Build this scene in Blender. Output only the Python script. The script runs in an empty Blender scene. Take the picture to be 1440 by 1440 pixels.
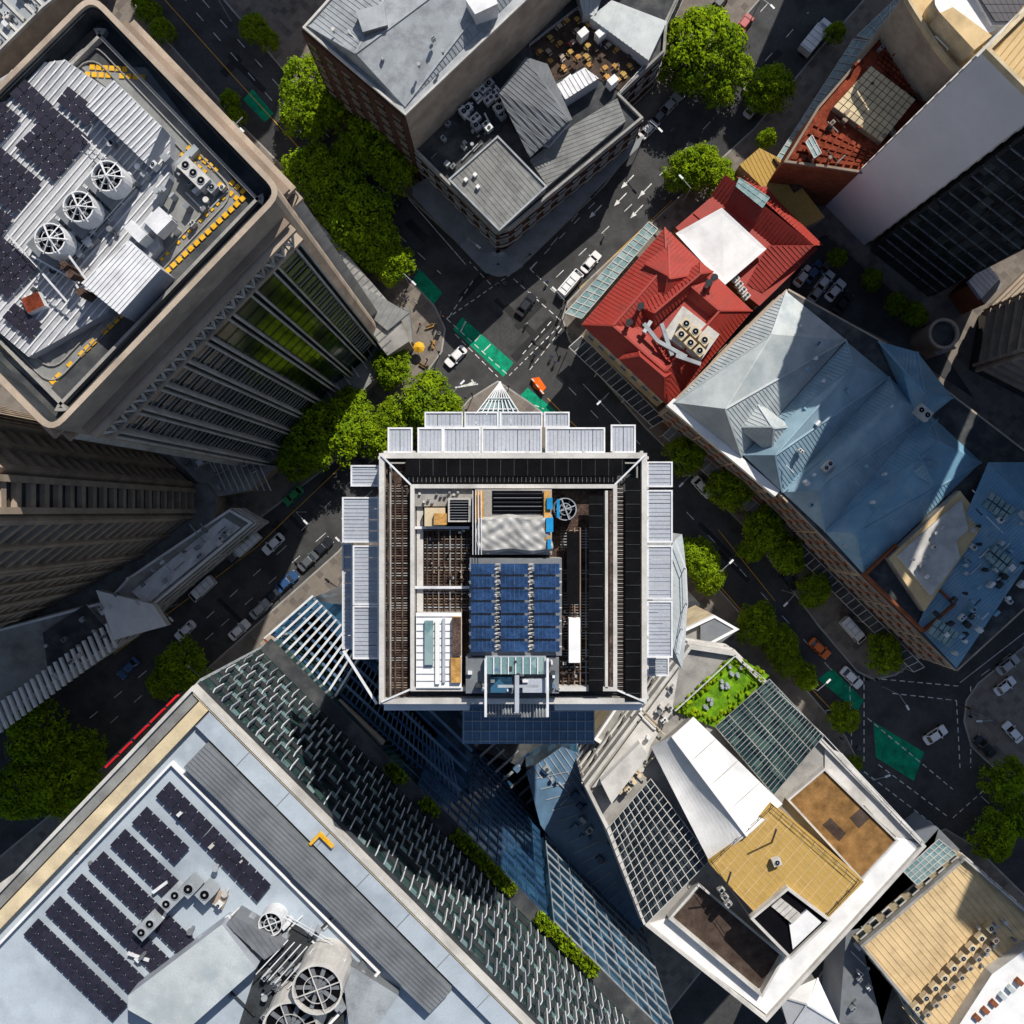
import bpy, math, random
from mathutils import Vector, Matrix
random.seed(7)
H=180.0; S=0.135
def sc(h): return S*(H-h)/H
def P2(u,v,h=0):
    k=sc(h); return ((u-720)*k,(720-v)*k)
def P(u,v,h=0):
    k=sc(h); return Vector(((u-720)*k,(720-v)*k,h))
scene=bpy.context.scene
# ---------------------------------------------------------------- materials
MATS={}
def mat(name,col,rough=.8,metal=0,var=.15,scale=.4,fine=6,bump=0,cell=None,cell_col=None,cell_ang=45,spec=.5,trans=0,dirt_or_reflect=None):
    m=bpy.data.materials.new(name); m.use_nodes=True
    nt=m.node_tree; N=nt.nodes; L=nt.links
    matte = rough>=.7
    if matte:
        N.remove(N['Principled BSDF']); b=N.new('ShaderNodeBsdfDiffuse'); L.new(b.outputs[0],N['Material Output'].inputs['Surface']); cin=b.inputs['Color']
    else:
        b=N['Principled BSDF']; cin=b.inputs['Base Color']
        b.inputs['Roughness'].default_value=rough; b.inputs['Metallic'].default_value=metal
        b.inputs['Specular IOR Level'].default_value=spec
    tc=N.new('ShaderNodeTexCoord')
    def noise(s,det=2):
        n=N.new('ShaderNodeTexNoise'); n.inputs['Scale'].default_value=s; n.inputs['Detail'].default_value=det
        n.inputs['Roughness'].default_value=.65
        L.new(tc.outputs['Object'],n.inputs['Vector']); return n
    def mulramp(n,lo,hi,a,b2):
        r=N.new('ShaderNodeMapRange'); r.inputs['From Min'].default_value=a; r.inputs['From Max'].default_value=b2
        r.inputs['To Min'].default_value=lo; r.inputs['To Max'].default_value=hi
        L.new(n,r.inputs['Value']); return r.outputs[0]
    n1=noise(scale,2); n2=noise(fine,1)
    f1=mulramp(n1.outputs[0],1-var*1.3,1+var,.3,.7); f2=mulramp(n2.outputs[0],1-var*.7,1+var*.7,.3,.7)
    mu=N.new('ShaderNodeMath'); mu.operation='MULTIPLY'; L.new(f1,mu.inputs[0]); L.new(f2,mu.inputs[1])
    vm=N.new('ShaderNodeVectorMath'); vm.operation='SCALE'; vm.inputs[0].default_value=col[:3]
    L.new(mu.outputs[0],vm.inputs['Scale'])
    if cell:
        mp=N.new('ShaderNodeMapping'); mp.inputs['Rotation'].default_value=(0,0,math.radians(cell_ang))
        L.new(tc.outputs['Object'],mp.inputs[0])
        dv=N.new('ShaderNodeVectorMath'); dv.operation='DIVIDE'; dv.inputs[1].default_value=cell
        L.new(mp.outputs[0],dv.inputs[0])
        fl=N.new('ShaderNodeVectorMath'); fl.operation='FLOOR'; L.new(dv.outputs[0],fl.inputs[0])
        wn=N.new('ShaderNodeTexWhiteNoise'); wn.noise_dimensions='3D'; L.new(fl.outputs[0],wn.inputs['Vector'])
        pw=N.new('ShaderNodeMath'); pw.operation='POWER'; pw.inputs[1].default_value=2.5; L.new(wn.outputs['Value'],pw.inputs[0])
        mx=N.new('ShaderNodeMix'); mx.data_type='RGBA'
        L.new(pw.outputs[0],mx.inputs['Factor']); L.new(vm.outputs[0],mx.inputs[6]); mx.inputs[7].default_value=(*cell_col,1)
        src=mx.outputs[2]
    else: src=vm.outputs[0]
    if dirt_or_reflect:  # random patches: dirt, and on the green glass a painted reflection
        n3=noise(dirt_or_reflect[1],4); f3=mulramp(n3.outputs[0],0,1,.46,.66)
        mx=N.new('ShaderNodeMix'); mx.data_type='RGBA'; mm=N.new('ShaderNodeMath'); mm.operation='MULTIPLY'; mm.inputs[1].default_value=dirt_or_reflect[2]
        L.new(f3,mm.inputs[0]); L.new(mm.outputs[0],mx.inputs['Factor']); L.new(src,mx.inputs[6]); mx.inputs[7].default_value=(*dirt_or_reflect[0],1); src=mx.outputs[2]
    L.new(src,cin)
    if bump:
        bp=N.new('ShaderNodeBump'); bp.inputs['Strength'].default_value=bump; bp.inputs['Distance'].default_value=.05
        L.new(n2.outputs[0],bp.inputs['Height']); L.new(bp.outputs[0],b.inputs['Normal'])
    if trans:
        tr=N.new('ShaderNodeBsdfTranslucent'); ms=N.new('ShaderNodeMixShader'); ms.inputs[0].default_value=trans
        L.new(src,tr.inputs['Color']); L.new(b.outputs[0],ms.inputs[1]); L.new(tr.outputs[0],ms.inputs[2])
        L.new(ms.outputs[0],N['Material Output'].inputs['Surface'])
    MATS[name]=m; return m
GR=(.05,.05,.05)
mat('asphalt',(.072,.073,.075),.9,var=.2,scale=.08,fine=2,dirt_or_reflect=((.038,.038,.039),.25,.7))
mat('asphalt_patch',(.036,.037,.038),.9,var=.2,scale=.3)
mat('groundsoil',(.09,.09,.085),.95,var=.25,scale=.02)
mat('paving',(.24,.21,.18),.85,var=.18,scale=.15,cell=(1.2,1.2,50),cell_col=(.15,.13,.12),dirt_or_reflect=(GR,.15,.5))
mat('kerb',(.34,.33,.31),.85)
mat('white_paint',(.76,.76,.74),.7,var=.2,scale=1.5,dirt_or_reflect=((.12,.12,.12),1.2,.5))
mat('yellow_paint',(.80,.44,.03),.7,var=.2,scale=1.5,dirt_or_reflect=((.25,.2,.1),1.5,.4))
mat('green_paint',(.01,.30,.16),.7,var=.2,scale=.5,dirt_or_reflect=((.02,.1,.07),.8,.6))
mat('concrete',(.34,.33,.31),.85,var=.15,scale=.2,dirt_or_reflect=((.14,.135,.13),.3,.6))
mat('concrete_light',(.56,.545,.52),.8,var=.12,scale=.25,dirt_or_reflect=((.26,.25,.23),.35,.45))
mat('cream',(.64,.53,.35),.8,var=.12,scale=.25,dirt_or_reflect=((.30,.25,.18),.3,.5))
mat('beige',(.44,.36,.285),.8,var=.12,scale=.25,dirt_or_reflect=((.22,.18,.145),.3,.5))
mat('beige_dark',(.27,.21,.165),.8,var=.15,scale=.25)
mat('white_metal',(.70,.71,.73),.5,var=.08,scale=.4,dirt_or_reflect=((.36,.36,.38),.5,.4))
mat('deck_metal',(.42,.43,.45),.7,var=.12,scale=.3,dirt_or_reflect=((.22,.22,.24),.4,.6))
mat('grey_metal',(.33,.36,.385),.5,var=.12,scale=.3,dirt_or_reflect=((.15,.16,.18),.4,.6))
mat('shade_metal',(.38,.41,.47),.6,var=.12,scale=.3,dirt_or_reflect=((.27,.29,.34),.6,.5))
mat('mid_metal',(.17,.185,.20),.55,var=.12,scale=.3,dirt_or_reflect=((.09,.09,.1),.4,.5))
mat('dark_metal',(.045,.05,.055),.7,var=.25,scale=.4)
mat('navy_metal',(.02,.06,.14),.4,var=.2,scale=.4)
mat('slate_blue',(.09,.17,.27),.5,var=.2,scale=.3)
mat('roof_grey',(.24,.245,.24),.7,var=.12,scale=.3,dirt_or_reflect=((.11,.11,.11),.35,.6))
mat('roof_dark',(.06,.064,.07),.7,var=.2,scale=.3,dirt_or_reflect=((.14,.14,.13),.3,.5))
mat('blue_shade_roof',(.16,.32,.45),.5,var=.15,scale=.12,dirt_or_reflect=((.32,.44,.52),.25,.5))  # pale grey roofing with the blue of its shade put into the colour
mat('pale_roof',(.46,.50,.51),.5,var=.12,scale=.2,dirt_or_reflect=((.28,.34,.37),.3,.6))
mat('pale_shade_roof',(.27,.39,.47),.5,var=.15,scale=.15,dirt_or_reflect=((.16,.27,.36),.2,.6))  # same roofing, shade's blue tint painted in more weakly
mat('ll_roof',(.40,.46,.52),.7,var=.08,scale=.2,dirt_or_reflect=((.24,.28,.33),.15,.6))
mat('red_roof',(.36,.034,.022),.65,var=.2,scale=.3,dirt_or_reflect=((.17,.03,.022),.3,.7))
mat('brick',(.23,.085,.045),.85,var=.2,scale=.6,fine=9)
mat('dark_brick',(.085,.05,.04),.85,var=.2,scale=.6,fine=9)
mat('rust_roof',(.21,.05,.028),.8,var=.35,scale=.6)
mat('ochre',(.50,.33,.10),.8,var=.15,scale=.4,dirt_or_reflect=((.29,.19,.07),.4,.6))
mat('gravel_brown',(.25,.14,.055),.95,var=.3,scale=.5,fine=8,dirt_or_reflect=((.12,.07,.03),.3,.4))
mat('gravel_dark',(.075,.055,.045),.95,var=.3,scale=.5,fine=8)
mat('tan_roof',(.64,.48,.27),.75,var=.1,scale=.2,dirt_or_reflect=((.38,.28,.16),.25,.6))
mat('wood',(.50,.28,.09),.7,var=.3,scale=1)
mat('lawn',(.14,.29,.012),.95,var=.35,scale=.8,fine=5,dirt_or_reflect=((.05,.13,.02),.6,.6))
mat('membrane',(.80,.80,.80),.7,var=.05,scale=.3,dirt_or_reflect=((.5,.51,.52),.25,.4))
mat('slab_white',(.76,.76,.79),.7,var=.06,scale=.06,dirt_or_reflect=((.58,.58,.62),.05,.5))
mat('glass_dark',(.010,.015,.019),.12,var=.3,scale=.5,cell=(1.4,1.4,3.5),cell_col=(.05,.06,.065),spec=.8)
mat('green_reflection_glass',(.016,.036,.008),.1,var=.8,scale=.14,fine=.8,spec=.6,dirt_or_reflect=((.06,.13,.012),.12,.9))  # green reflection painted into the glass colour
mat('glass_blue',(.008,.030,.062),.1,var=.4,scale=.4,cell=(1.5,1.5,3.6),cell_col=(.04,.13,.22),spec=.8)
mat('glass_teal',(.012,.034,.038),.12,var=.4,scale=.4,cell=(1.2,1.2,3.6),cell_col=(.05,.10,.09),spec=.8)
mat('glass_canopy',(.14,.25,.26),.3,var=.2,scale=1,cell=(1.1,1.1,9),cell_col=(.28,.38,.38),spec=.8)
mat('pv',(.022,.020,.034),.45,var=.25,scale=.8,spec=.35)
mat('pv_blue',(.03,.075,.19),.3,var=.35,scale=.8,spec=.6)
mat('pv_black',(.008,.008,.009),.7,var=.2)
mat('black_void',(.006,.006,.008),.7,var=.1)
mat('brown_pipe',(.085,.058,.047),.7,var=.4,scale=1.5)
mat('tarp',(.36,.355,.34),.5,var=.25,scale=.6,fine=1.5,bump=.3)
mat('tarp_blue',(.02,.24,.50),.7)
mat('red_sign',(.55,.02,.03),.7)
mat('orange_plastic',(.78,.15,.02),.7)
mat('bark',(.09,.065,.045),.95,var=.3)
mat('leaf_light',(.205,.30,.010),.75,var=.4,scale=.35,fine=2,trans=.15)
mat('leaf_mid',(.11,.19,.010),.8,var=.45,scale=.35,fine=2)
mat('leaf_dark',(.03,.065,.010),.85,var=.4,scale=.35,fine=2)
mat('skin',(.45,.27,.19),.7); mat('rubber',(.02,.02,.02),.8); mat('hair',(.03,.02,.015),.7)
for n,c in dict(car_white=(.78,.78,.79),car_black=(.02,.022,.028),car_silver=(.38,.39,.40),car_orange=(.75,.15,.01),car_green=(.02,.26,.08),car_red=(.35,.02,.02),car_blue=(.03,.08,.2),car_grey=(.1,.11,.12)).items():
    mat(n,c,.3,var=.03)
mat('car_glass',(.01,.012,.015),.08,var=.1,spec=.8)
mat('lamp_red',(.4,.01,.01),.3); mat('lamp_clear',(.7,.7,.65),.2)
for n,c in dict(cloth_dark=(.03,.035,.05),cloth_red=(.35,.04,.04),cloth_white=(.6,.6,.58),cloth_blue=(.06,.12,.3)).items(): mat(n,c,.9)
# ---------------------------------------------------------------- mesh builder
def area(p): return sum(p[i][0]*p[(i+1)%len(p)][1]-p[(i+1)%len(p)][0]*p[i][1] for i in range(len(p)))/2
def ccw(p): return list(p) if area(p)>0 else list(reversed(p))
def inset(poly,d):
    n=len(poly); out=[]
    for i in range(n):
        a=Vector(poly[i-1][:2]); b=Vector(poly[i][:2]); c=Vector(poly[(i+1)%n][:2])
        e1=(b-a).normalized(); e2=(c-b).normalized()
        n1=Vector((-e1.y,e1.x)); n2=Vector((-e2.y,e2.x)); m=n1+n2
        k=d/max(.25,1+n1.dot(n2)); out.append(tuple(b+m*k))
    return out
class MB:
    def __init__(s,name): s.name=name; s.v=[]; s.f=[]; s.mi=[]; s.mats=[]
    def m(s,n):
        if n not in s.mats: s.mats.append(n)
        return s.mats.index(n)
    def face(s,pts,mt):
        b=len(s.v); s.v.extend([tuple(p) for p in pts]); s.f.append(tuple(range(b,b+len(pts)))); s.mi.append(s.m(mt))
    def hexa(s,a,b,mt,top=None):
        n=len(a); k=len(s.v); s.v.extend([tuple(p) for p in a]+[tuple(p) for p in b])
        for i in range(n):
            j=(i+1)%n; s.f.append((k+i,k+j,k+n+j,k+n+i)); s.mi.append(s.m(mt))
        s.f.append(tuple(range(k+n,k+2*n))); s.mi.append(s.m(top or mt))
        s.f.append(tuple(range(k+n-1,k-1,-1))); s.mi.append(s.m(mt))
    def prism(s,poly,z0,z1,mt,top=None):
        p=ccw([q[:2] for q in poly]); s.hexa([(x,y,z0) for x,y in p],[(x,y,z1) for x,y in p],mt,top)
    def ppx(s,pts,z0,z1,mt,top=None): s.prism([P2(u,v,z1) for u,v in pts],z0,z1,mt,top)
    def rect(s,u0,v0,u1,v1,z0,z1,mt,top=None): s.ppx([(u0,v0),(u1,v0),(u1,v1),(u0,v1)],z0,z1,mt,top)
    def ring(s,poly,d,z0,z1,mt):
        p=ccw([q[:2] for q in poly]); q=inset(p,d); n=len(p)
        for i in range(n):
            j=(i+1)%n
            s.face([(*p[i],z0),(*p[j],z0),(*p[j],z1),(*p[i],z1)],mt)
            s.face([(*q[j],z0),(*q[i],z0),(*q[i],z1),(*q[j],z1)],mt)
            s.face([(*p[i],z1),(*p[j],z1),(*q[j],z1),(*q[i],z1)],mt)
    def box(s,x,y,z0,w,l,h,ang,mt,top=None):
        c,n=math.cos(math.radians(ang)),math.sin(math.radians(ang))
        p=[(x+a*w/2*c-b*l/2*n,y+a*w/2*n+b*l/2*c) for a,b in((-1,-1),(1,-1),(1,1),(-1,1))]
        s.prism(p,z0,z0+h,mt,top)
    def bpx(s,u,v,z0,w,l,h,ang,mt,top=None):
        k=sc(z0+h); x,y=P2(u,v,z0+h); s.box(x,y,z0,w*k,l*k,h,ang,mt,top)
    def cyl(s,x,y,z0,z1,r,mt,n=16,r2=None,top=None):
        r2=r if r2 is None else r2
        s.hexa([(x+r*math.cos(6.2832*i/n),y+r*math.sin(6.2832*i/n),z0) for i in range(n)],
               [(x+r2*math.cos(6.2832*i/n),y+r2*math.sin(6.2832*i/n),z1) for i in range(n)],mt,top)
    def beam(s,p,q,w,mt,h=None):
        p=Vector(p);q=Vector(q);d=q-p
        if d.length<1e-4:return
        h=h or w; d.normalize()
        up=Vector((0,0,1)) if abs(d.z)<.95 else Vector((1,0,0))
        r=d.cross(up).normalized()*w/2; t=r.cross(d).normalized()*h/2
        s.hexa([p-r-t,p+r-t,p+r+t,p-r+t],[q-r-t,q+r-t,q+r+t,q-r+t],mt)
    def rib(s,pts,sp,w,h,mt,off=0):
        pts=[Vector(p) for p in pts]; a,b=pts[0],pts[1]; ex=(b-a).normalized()
        nn=(b-a).cross(pts[2]-a).normalized()
        if nn.z<0: nn=-nn
        ey=nn.cross(ex).normalized()
        pp=[((p-a).dot(ex),(p-a).dot(ey)) for p in pts]
        x0=min(p[0] for p in pp); x1=max(p[0] for p in pp); x=x0+sp*.5+off
        while x<x1:
            ys=[]
            for i in range(len(pp)):
                (xa,ya),(xb,yb)=pp[i],pp[(i+1)%len(pp)]
                if (xa-x)*(xb-x)<0: ys.append(ya+(yb-ya)*(x-xa)/(xb-xa))
            if len(ys)>=2:
                y0,y1=min(ys),max(ys)
                if y1-y0>.3: s.beam(a+ex*x+ey*(y0+.05)+nn*h*.5,a+ex*x+ey*(y1-.05)+nn*h*.5,w,mt,h)
            x+=sp
    def sface(s,pts,mt,sp=None,w=.1,h=.08,rm=None):
        s.face(pts,mt)
        if sp: s.rib(pts,sp,w,h,rm or mt)
    def hip(s,c,ze,zr,r0,r1,mt,sp=.8,w=.1,h=.08):
        c=[P(u,v,ze) for u,v in c]; r0=P(*r0,zr); r1=P(*r1,zr)
        s.sface([c[0],c[1],r1,r0],mt,sp,w,h); s.sface([c[1],c[2],r1],mt,sp,w,h)
        s.sface([c[2],c[3],r0,r1],mt,sp,w,h); s.sface([c[3],c[0],r0],mt,sp,w,h)
        for x,y in((c[0],r0),(c[3],r0),(c[1],r1),(c[2],r1),(r0,r1)): s.beam(x+Vector((0,0,.08)),y+Vector((0,0,.08)),.3,mt,.16)
    def qgrid(s,c,n,m,gap,z0,z1,mt,tilt=0,skip=0):
        def Q(a,b):
            return ((1-a)*(1-b)*c[0][0]+a*(1-b)*c[1][0]+a*b*c[2][0]+(1-a)*b*c[3][0],(1-a)*(1-b)*c[0][1]+a*(1-b)*c[1][1]+a*b*c[2][1]+(1-a)*b*c[3][1])
        for i in range(n):
            for j in range(m):
                if random.random()<skip: continue
                a0,a1=(i+gap[0]/2)/n,(i+1-gap[0]/2)/n; b0,b1=(j+gap[1]/2)/m,(j+1-gap[1]/2)/m
                q=[Q(a0,b0),Q(a1,b0),Q(a1,b1),Q(a0,b1)]
                zt=[z1+tilt,z1+tilt,z1,z1]
                t=[Vector((*P2(*q[k],z1),zt[k])) for k in range(4)]
                if (t[1]-t[0]).cross(t[2]-t[0]).z<0: t.reverse()
                s.hexa([p-Vector((0,0,z1-z0)) for p in t],t,mt)
    def mk(s,parent=None,smooth=False):
        if not s.f: return None
        me=bpy.data.meshes.new(s.name); me.from_pydata(s.v,[],s.f)
        for n in s.mats: me.materials.append(MATS[n])
        me.polygons.foreach_set('material_index',s.mi)
        if smooth: me.polygons.foreach_set('use_smooth',[True]*len(s.f))
        me.update()
        o=bpy.data.objects.new(s.name,me); scene.collection.objects.link(o)
        if parent: o.parent=parent
        return o
def empty(name,loc=(0,0,0)):
    e=bpy.data.objects.new(name,None); e.empty_display_size=.5; e.location=loc; scene.collection.objects.link(e); return e
class Bld:
    def __init__(s,name): s.name=name; s.parts={}
    def __getitem__(s,k):
        if k not in s.parts: s.parts[k]=MB(k)
        return s.parts[k]
    def done(s):
        e=empty(s.name)
        for p in s.parts.values(): p.mk(e)
        return e
def pp(pts,h): return [P2(u,v,h) for u,v in pts]
# facade pieces -------------------------------------------------------------
def facade(mb,p,q,z0,z1,fh,bay,frame,slab_h=.9,slab_d=.35,fin_w=.3,fin_d=.5,slabm=None):
    p=Vector(p[:2]);q=Vector(q[:2]); d=q-p; L=d.length; d.normalize(); n=Vector((d.y,-d.x)); ang=math.degrees(math.atan2(d.y,d.x))
    c=(p+q)/2
    if slab_h>0:
        k=int((z1-z0)/fh)
        for i in range(k+1):
            z=z1-slab_h-i*fh-.02
            if z<z0: break
            o=c+n*slab_d/2; mb.box(o.x,o.y,z,L-.04,slab_d,slab_h,ang,slabm or frame)
    if fin_w>0:
        nb=max(1,int(L/bay))
        for i in range(nb+1):
            o=p+d*(fin_w/2+.03+(L-fin_w-.06)*i/nb)+n*fin_d/2; mb.box(o.x,o.y,z0,fin_w,fin_d,z1-z0-.01,ang,frame)
def windows(mb,p,q,z0,z1,fh,bay,w,h,glass='glass_dark',frame='concrete_light'):
    p=Vector(p[:2]);q=Vector(q[:2]); d=q-p; L=d.length; d.normalize(); n=Vector((d.y,-d.x)); ang=math.degrees(math.atan2(d.y,d.x))
    nb=max(1,int(L/bay)); z=z1-fh*.35-h
    while z>z0:
        for i in range(nb):
            o=p+d*L*(i+.5)/nb
            a=o+n*.05; mb.box(a.x,a.y,z,w,.1,h,ang,glass)
            a=o+n*.15; mb.box(a.x,a.y,z-.2,w+.3,.3,.2,ang,frame); mb.box(a.x,a.y,z+h,w+.3,.22,.25,ang,frame)
        z-=fh
def fan(mb,u,v,z0,z1,rp,mt='white_metal',blades=8):
    k=sc(z1); x,y=P2(u,v,z1); r=rp*k; n=24
    mb.cyl(x,y,z0,z1-.7,r*1.05,mt,24,r)
    c=[(x+r*math.cos(6.2832*i/n),y+r*math.sin(6.2832*i/n)) for i in range(n)]
    mb.ring(c,r*.08,z1-.7,z1,mt)
    mb.cyl(x,y,z1-.69,z1-.66,r*.92,'black_void',24)
    mb.cyl(x,y,z1-.6,z1-.15,r*.2,'mid_metal',12)
    for i in range(blades):
        a=6.2832*i/blades; mb.box(x+math.cos(a)*r*.52,y+math.sin(a)*r*.52,z1-.5,r*.68,r*.16,.06,math.degrees(a),'mid_metal')
    for i in range(2): mb.box(x,y,z1+.01+i*.09,r*1.95,.09,.07,20+i*90,mt)
    mb.ring([(x+r*.55*math.cos(6.2832*i/n),y+r*.55*math.sin(6.2832*i/n)) for i in range(n)],.06,z1-.05,z1+.005,mt)
def acunit(mb,u,v,z,w,l,h,ang,mt='concrete_light',nf=2):
    mb.bpx(u,v,z+.25,w,l,h,ang,mt); mb.bpx(u,v,z,w*.8,l*.8,.25,ang,'dark_metal')
    k=sc(z+h+.25); x,y=P2(u,v,z+h+.25); a=math.radians(ang)
    for i in range(nf):
        t=(i+.5)/nf-.5; cx=x+math.cos(a)*t*w*k; cy=y+math.sin(a)*t*w*k; r=min(w/nf,l)*k*.38
        mb.cyl(cx,cy,z+h+.25,z+h+.37,r,'grey_metal',14); mb.cyl(cx,cy,z+h+.37,z+h+.39,r*.85,'black_void',14); mb.cyl(cx,cy,z+h+.39,z+h+.43,r*.25,'grey_metal',8)
def rail(mb,pts,z,hh=1.0,mt='white_metal',step=2.0,w=.07):
    pts=[P(u,v,z+hh) for u,v in pts]
    for a,b in zip(pts,pts[1:]):
        mb.beam(a,b,w,mt); lo=Vector((0,0,-.5*hh)); mb.beam(a+lo,b+lo,w*.8,mt)
        n=max(1,int((b-a).length/step))
        for i in range(n+1):
            p=a.lerp(b,i/n); mb.beam(p-Vector((0,0,hh)),p,w,mt)
def inpoly(x,y,p):
    r=False
    for i in range(len(p)):
        a,b=p[i],p[i-1]
        if (a[1]>y)!=(b[1]>y) and x<(b[0]-a[0])*(y-a[1])/(b[1]-a[1])+a[0]: r=not r
    return r
def clutter(mb,pts,z,n,ang=45,big=10,mts=('white_metal','grey_metal','concrete_light','mid_metal')):
    us=[p[0] for p in pts]; vs=[p[1] for p in pts]; k=0; t=0
    while k<n and t<n*20:
        t+=1; u=random.uniform(min(us),max(us)); v=random.uniform(min(vs),max(vs))
        if not inpoly(u,v,pts): continue
        k+=1; m=random.choice(mts); r=random.random(); x,y=P2(u,v,z+1)
        if r<.35: mb.bpx(u,v,z,random.uniform(.3,1)*big,random.uniform(.3,1)*big,random.uniform(.5,1.6),ang,m)
        elif r<.55: acunit(mb,u,v,z,big*.9,big*.6,random.uniform(.8,1.2),ang+random.choice((0,90)),m,random.choice((1,2)))
        elif r<.75: mb.cyl(x,y,z,z+1,.18,m,10); mb.cyl(x,y,z+1,z+1.25,.32,m,10)
        else:
            a=math.radians(ang+random.choice((0,90))); L=random.uniform(1,4); zz=random.uniform(.2,.5)
            mb.beam((x,y,z+zz),(x+math.cos(a)*L,y+math.sin(a)*L,z+zz),.16,m)
            mb.beam((x,y,z),(x,y,z+zz),.2,m)
# ---------------------------------------------------------------- ground
g=MB('ground'); g.face([(-2500,-2500,-.03),(2500,-2500,-.03),(2500,2500,-.03),(-2500,2500,-.03)],'groundsoil'); g.mk()
g=MB('road'); g.face([(-320,-320,0),(320,-320,0),(320,320,0),(-320,320,0)],'asphalt'); g.mk()
blocks=dict(
 W=[(-1600,-1600),(-1250,-1600),(185,0),(345,180),(480,315),(570,385),(612,430),(627,462),(622,495),(600,525),(560,565),(470,650),(345,745),(150,900),(0,1012),(-1500,2200)],
 N=[(-1100,-1600),(305,-10),(420,125),(560,265),(665,362),(685,384),(705,389),(728,380),(850,262),(930,160),(1060,10),(2100,-1200),(2100,-1600)],
 E=[(2300,-1200),(1150,70),(1060,180),(940,290),(830,390),(797,425),(790,448),(800,480),(905,600),(1050,745),(1150,880),(1205,945),(1230,957),(1260,950),(1440,820),(2300,100)],
 S=[(660,560),(700,535),(745,565),(850,650),(960,770),(1080,905),(1190,1035),(1205,1065),(1200,1090),(1120,1200),(560,1900),(-1000,2300),(-200,1370),(100,1120),(240,985),(475,775)],
 SE=[(1290,1180),(1330,1165),(1372,1190),(2300,2100),(2300,2600),(700,2600),(700,2000)],
 E2=[(1355,1015),(1365,1050),(2400,2040),(2400,150),(1500,860),(1375,960),(1358,985)])
g=Bld('pavement')
for n,b in blocks.items():
    pl=ccw(pp(b,.13)); g['kerbs'].ring(pl,.3,-.02,.15,'kerb'); g['paving_slabs'].prism(inset(pl,.3),-.02,.13,'paving')
g.done()
# markings
mk=Bld('road_markings')
def line(pts,w=.12,mt='white_paint',dash=None,z=.012):
    mb=mk['white_lines' if mt=='white_paint' else mt+'_lines']
    pts=[P(u,v,0) for u,v in pts]
    for a,b in zip(pts,pts[1:]):
        d=(b-a); L=d.length; d.normalize(); n=Vector((-d.y,d.x,0))*w/2; t=0
        zz=z+random.uniform(0,.004)
        while t<L:
            e=min(L,t+(dash[0] if dash else L)); p=a+d*t;q=a+d*e
            mb.face([Vector((*(x.xy),zz)) for x in (p-n,q-n,q+n,p+n)],mt)
            t=e+(dash[1] if dash else 1)
def patch(pts,mt,z=.008):
    mk[mt].face([(x,y,z) for x,y in ccw(pp(pts,0))],mt)
for i in range(26):
    t=random.random(); c=random.choice((((1110,50),(770,395)),((560,610),(60,1090)),((300,50),(600,350)),((850,590),(1200,980)),((690,400),(760,500))))
    u=c[0][0]+(c[1][0]-c[0][0])*t+random.uniform(-25,25); v=c[0][1]+(c[1][1]-c[0][1])*t+random.uniform(-25,25); w_=random.uniform(5,14); l_=random.uniform(8,40); a=math.radians(random.choice((45,-45))); ca,sa=math.cos(a),math.sin(a)
    patch([(u+x*ca-y*sa,v+x*sa+y*ca) for x,y in((-l_,-w_/2),(l_,-w_/2),(l_,w_/2),(-l_,w_/2))],'asphalt_patch',.002+i*.0002)
D=(1.6,2.4)
for off in (-19,17): line([(765+off,385+off*.3),(880+off,262+off),(1000+off,135+off),(1120+off,0+off)],dash=(2,4))
line([(745,378),(838,283)],dash=D)
line([(815,405),(945,282)],.12,'yellow_paint')
line([(1075,165),(1160,75)],.12,'yellow_paint')
for u,v in((870,283),(893,300),(880,258),(905,270),(835,300)):
    p=P(u,v); d=Vector((.69,.72,0)); n=Vector((-d.y,d.x,0)); z=Vector((0,0,.016))
    m_=mk['arrows']; m_.face([p-n*.1+z,p-n*.1+z+d*2.2,p+n*.1+d*2.2+z,p+n*.1+z],'white_paint')
    m_.face([p+z-n*.45,p-d*1.3+z,p+n*.45+z],'white_paint')
for a,b in (((665,395),(632,445)),((690,400),(660,368)),((722,392),(790,452)),((745,378),(800,430)),((790,462),(745,520)),((775,452),(735,498)),((640,470),(700,530)),((628,448),(715,528))):
    line([a,b],.14,dash=(1.1,.7))
line([(628,448),(738,372)],.15,dash=(.8,.6)); line([(716,528),(790,455)],.15,dash=(.8,.6)); line([(690,545),(765,575)],.14,dash=(.9,.6))
patch([(650,446),(722,510),(708,530),(637,463)],'green_paint')
patch([(590,378),(622,412),(610,428),(580,395)],'green_paint')
patch([(742,545),(790,585),(778,600),(732,556)],'green_paint')
line([(676,470),(668,480)],.2,z=.016); line([(690,484),(680,494)],.2,z=.016); line([(655,452),(648,466)],.2,z=.016)
for k in range(4): line([(640+k*9,545-k*2),(672-k*3,540-k*2)],.25,z=.012+k*.002)
line([(600,435),(560,395)],.12,'yellow_paint')
line([(232,0),(338,118),(470,262)],.12,'yellow_paint'); line([(252,-10),(390,150),(560,330),(620,385)],dash=(2,3)); line([(285,0),(400,130),(560,290)],dash=(2,3))
patch([(355,125),(385,160),(372,172),(342,140)],'green_paint')
line([(575,280),(655,372)],.14)
line([(770,560),(860,650),(1000,810),(1100,925),(1190,1020)],.12,'yellow_paint'); line([(800,545),(905,655),(1040,800),(1190,965)],dash=(2,4)); line([(1010,745),(1090,845)],.12,'yellow_paint')
line([(1160,1000),(1200,990)],.15); line([(820,540),(900,625)],.12)
patch([(1170,940),(1215,985),(1205,1000),(1150,955)],'green_paint')
patch([(1228,1015),(1300,1058),(1285,1098),(1232,1065)],'green_paint')
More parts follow.
